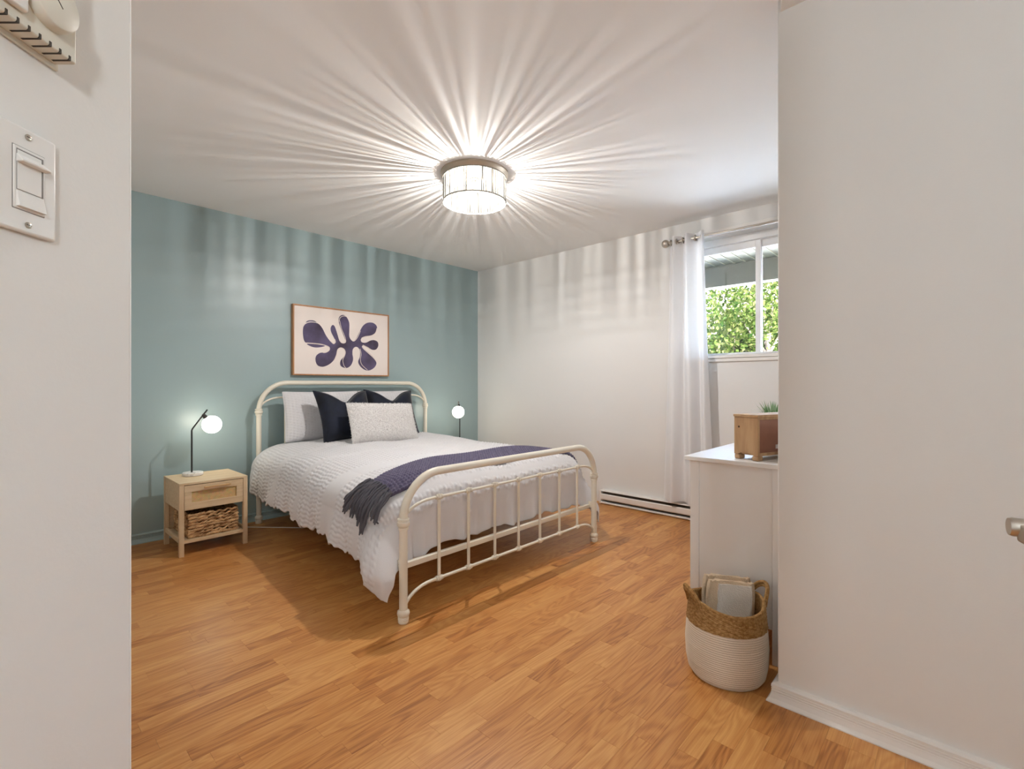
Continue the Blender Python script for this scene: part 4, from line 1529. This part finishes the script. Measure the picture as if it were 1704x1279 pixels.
# folded blanket standing in the basket
fb = thing('folded_blanket', 'folded beige and ivory fleece blanket stuffed in the rope basket', 'blanket', (BX, BY, 0.02))
XB_ = Matrix.Translation(Vector((BX + 0.012, BY + 0.004, 0.0))) @ Matrix.Rotation(math.radians(-47), 4, 'Z') @ Matrix.Rotation(math.radians(5), 4, 'Y') @ Matrix.Rotation(math.radians(-6), 4, 'X')
def roundslab(x0, x1, y0, y1, z0, z1, amp=0.003, n_=22):
    """soft slab with rounded, slightly lumpy faces"""
    mb = MB()
    prof = []
    for k in range(40):
        a = 2 * PI * k / 40
        c_, s_ = math.cos(a), math.sin(a)
        e_ = 0.35
        prof.append(((x0 + x1) / 2 + (x1 - x0) / 2 * abs(c_) ** e_ * (1 if c_ > 0 else -1), (y0 + y1) / 2 + (y1 - y0) / 2 * abs(s_) ** e_ * (1 if s_ > 0 else -1)))
    P_ = np.zeros((n_, 40, 3))
    for j in range(n_):
        t = j / (n_ - 1)
        sh = 1.0 - 0.35 * max(0, (t - 0.88) / 0.12) ** 2
        for k, (x_, y_) in enumerate(prof):
            cx_, cy_ = (x0 + x1) / 2, (y0 + y1) / 2
            ny_ = cy_ + (y_ - cy_) * sh
            nx_ = cx_ + (x_ - cx_) * (1 - 0.06 * max(0, (t - 0.88) / 0.12) ** 2)
            w_ = amp * (math.sin(k * 2.1 + j * 1.3) + math.sin(k * 0.7 - j * 0.9))
            p = XB_ @ Vector((nx_ + w_ * 0.5, ny_ + w_, z0 + (z1 - z0) * t + 0.5 * w_))
            P_[j, k] = p
    mb.grid(P_, wrap=True)
    mb.add([tuple(p) for p in P_[-1]], [tuple(range(40))])
    mb.add([tuple(p) for p in P_[0]], [tuple(range(39, -1, -1))])
    return mb
roundslab(-0.094, 0.094, 0.004, 0.040, 0.020, 0.345).build('back_fold', M['beige'], fb, angle=180)
roundslab(-0.092, 0.092, -0.030, 0.005, 0.020, 0.335).build('front_fold', M['beige'], fb, angle=180)
roundslab(-0.058, 0.076, -0.036, -0.022, 0.020, 0.326, 0.0015).build('ivory_patch', M['ivory'], fb, angle=180)

# ------------------------------------------------------------------ switch, thermostat, door
def onwall(mb, out0, out1, d0, d1, z0, z1):
    """box on the near left wall: out = distance from the wall face, d = depth along the view axis"""
    v_ = []
    for z in (z0, z1):
        for d_ in (d0, d1):
            for o_ in (out0, out1):
                v_.append(cv(-WL + o_, d_, z))
    return mb.add(v_, [(0, 2, 3, 1), (4, 5, 7, 6), (0, 1, 5, 4), (2, 6, 7, 3), (0, 4, 6, 2), (1, 3, 7, 5)])

swt = thing('light_switch', 'ivory dimmer switch plate on the near left wall below the thermostat', 'switch', cv(-WL, 0.536, 1.268))
m_ = MB()
onwall(m_, 0.0005, 0.007, 0.500, 0.5705, 1.267, 1.383)
m_.build('plate', M['plastic_w'], swt, bevel=0.003, seg=3)
m_ = MB()
onwall(m_, 0.006, 0.0075, 0.5190, 0.5555, 1.2905, 1.3600)
m_.build('gap', M['gap'], swt, bevel=0.002)
m_ = MB()
onwall(m_, 0.006, 0.0083, 0.5197, 0.5548, 1.2912, 1.3593)
m_.build('insert', M['plastic_w'], swt, bevel=0.002)
m_ = MB()
onwall(m_, 0.0084, 0.0089, 0.5225, 0.5525, 1.3115, 1.3560)
m_.build('slider_track', M['gap'], swt, bevel=0.001)
m_ = MB()
onwall(m_, 0.0084, 0.0092, 0.5230, 0.5500, 1.3120, 1.3545)
m_.build('track_panel', M['plastic_w'], swt, bevel=0.001)
m_ = MB()
v_ = [cv(-WL + o_, d_, z) for d_ in (0.5215, 0.5545) for o_, z in ((0.009, 1.3505), (0.009, 1.3410), (0.0165, 1.3415), (0.0165, 1.3435))]
m_.add(v_, [(0, 1, 2, 3), (7, 6, 5, 4), (0, 4, 5, 1), (1, 5, 6, 2), (2, 6, 7, 3), (3, 7, 4, 0)])
m_.build('slider_tab', M['plastic_w'], swt, bevel=0.001)
m_ = MB()
v_ = [cv(-WL + o_, d_, z) for d_ in (0.5225, 0.5530) for o_, z in ((0.008, 1.2935), (0.0125, 1.2935), (0.0090, 1.3105), (0.008, 1.3105))]
m_.add(v_, [(0, 1, 2, 3), (7, 6, 5, 4), (0, 4, 5, 1), (1, 5, 6, 2), (2, 6, 7, 3), (3, 7, 4, 0)])
m_.build('rocker', M['plastic_w'], swt, bevel=0.001)
for z in (1.3735, 1.2765):
    m_ = MB().lathe([(0.0034, 0.0), (0.0034, 0.0010), (0.0024, 0.0017)], cv(-WL + 0.007, 0.5365, z), 16, tuple(RV))
    so = m_.build('screw', M['nickel'], swt)
    m_ = MB()
    onwall(m_, 0.0083, 0.0088, 0.5338, 0.5392, z - 0.0004, z + 0.0004)
    m_.build('screw_slot', M['slot'], so, smooth=False)

th = thing('thermostat', 'ivory wall thermostat with round dial above the light switch', 'thermostat', cv(-WL, 0.53, 1.477))
ZT = 1.4775
m_ = MB()
onwall(m_, 0.0005, 0.028, 0.452, 0.5735, ZT, ZT + 0.125)
m_.build('cover', M['shell'], th, bevel=0.0025, seg=3)
m_ = MB()
onwall(m_, 0.0003, 0.004, 0.446, 0.5760, ZT - 0.006, ZT + 0.131)
m_.build('back_plate', M['shell'], th, bevel=0.001)
m_ = MB()
onwall(m_, 0.028, 0.036, 0.440, 0.5100, ZT + 0.012, ZT + 0.118)
m_.build('raised_panel', M['plastic_w'], th, bevel=0.003, seg=3)
cdl = cv(-WL + 0.028, 0.5385, ZT + 0.046)
MB().lathe([(0.0285, 0.0), (0.0285, 0.003), (0.0265, 0.0105), (0.0250, 0.0120), (0.0, 0.0120)], cdl, 48, tuple(RV), cap=False).build('dial', M['shell'], th, angle=50)
m_ = MB()
v_ = [cdl + RV * o_ + DV * d_ + Vector((0, 0, z)) for o_ in (0.0119, 0.0124) for d_, z in ((-0.014, 0.0155), (0.004, -0.0035), (0.0046, -0.0028), (-0.0134, 0.0162))]
m_.add(v_, [(3, 2, 1, 0), (4, 5, 6, 7), (0, 1, 5, 4), (1, 2, 6, 5), (2, 3, 7, 6), (3, 0, 4, 7)])
m_.build('dial_mark', M['slot'], th, smooth=False)
for k in range(7):
    d_ = 0.5640 - k * 0.0118
    m_ = MB()
    onwall(m_, 0.008, 0.0284, d_ - 0.0012, d_ + 0.0012, ZT - 0.0004, ZT + 0.0012)
    onwall(m_, 0.0270, 0.0286, d_ - 0.0012, d_ + 0.0012, ZT - 0.0002, ZT + 0.0052)
    m_.build('vent_slot', M['slot'], th, smooth=False)

# open door to the right, outside the frame; its lever reaches into view
dn = thing('hall_door', 'open white door at the right edge with a brushed nickel lever handle', 'door', cv(0.71, 0.3, 0.0))
def atdoor(mb, u0, u1, d0, d1, z0, z1):
    v_ = [cv(u_, d_, z) for z in (z0, z1) for d_ in (d0, d1) for u_ in (u0, u1)]
    return mb.add(v_, [(0, 2, 3, 1), (4, 5, 7, 6), (0, 1, 5, 4), (2, 6, 7, 3), (0, 4, 6, 2), (1, 3, 7, 5)])
m_ = MB()
atdoor(m_, 0.705, 0.740, -0.10, 0.660, 0.008, 2.04)
m_.build('slab', M['door'], dn, bevel=0.002)
for z0, z1 in ((0.20, 0.82), (1.02, 1.88)):
    for d0, d1 in ((0.01, 0.24), (0.32, 0.55)):
        m_ = MB()
        atdoor(m_, 0.700, 0.7055, d0, d1, z0, z1)
        m_.build('panel', M['door'], dn, bevel=0.004)
hz, hd = 0.920, 0.600
hd_o = MB().lathe([(0.030, 0.0), (0.030, 0.006), (0.026, 0.010), (0.014, 0.012)], cv(0.7055, hd, hz), 28, tuple(-RV)).build('lever_handle', M['nickel'], dn)
ax_ = (-RV * 0.86 + DV * 0.51).normalized()
MB().lathe([(0.0125, 0.0), (0.0112, 0.02), (0.0112, 0.060), (0.0118, 0.072), (0.0105, 0.0755)], cv(0.6965, hd - 0.022, hz), 28, tuple(ax_)).build('spindle', M['nickel'], hd_o)
m_ = MB()
v_ = []
pts = [(0.000, 0.0, 0.0), (-0.03, -0.010, 0.001), (-0.07, -0.016, 0.0), (-0.11, -0.018, 0.004)]
for k, (dd, dz_, du_) in enumerate(pts):
    hw, hh_ = 0.0065 - 0.0007 * k, 0.0115 - 0.001 * k
    for a, b in ((-1, -1), (1, -1), (1, 1), (-1, 1)):
        v_.append(cv(0.6385 + du_ + a * hw, hd + 0.008 + dd, hz + dz_ + b * hh_ - 0.004))
f_ = [(3, 2, 1, 0), tuple(12 + i for i in range(4))]
for k in range(3):
    f_ += [(k * 4 + i, k * 4 + (i + 1) % 4, k * 4 + 4 + (i + 1) % 4, k * 4 + 4 + i) for i in range(4)]
m_.add(v_, f_)
m_.build('lever', M['nickel'], hd_o, bevel=0.003)
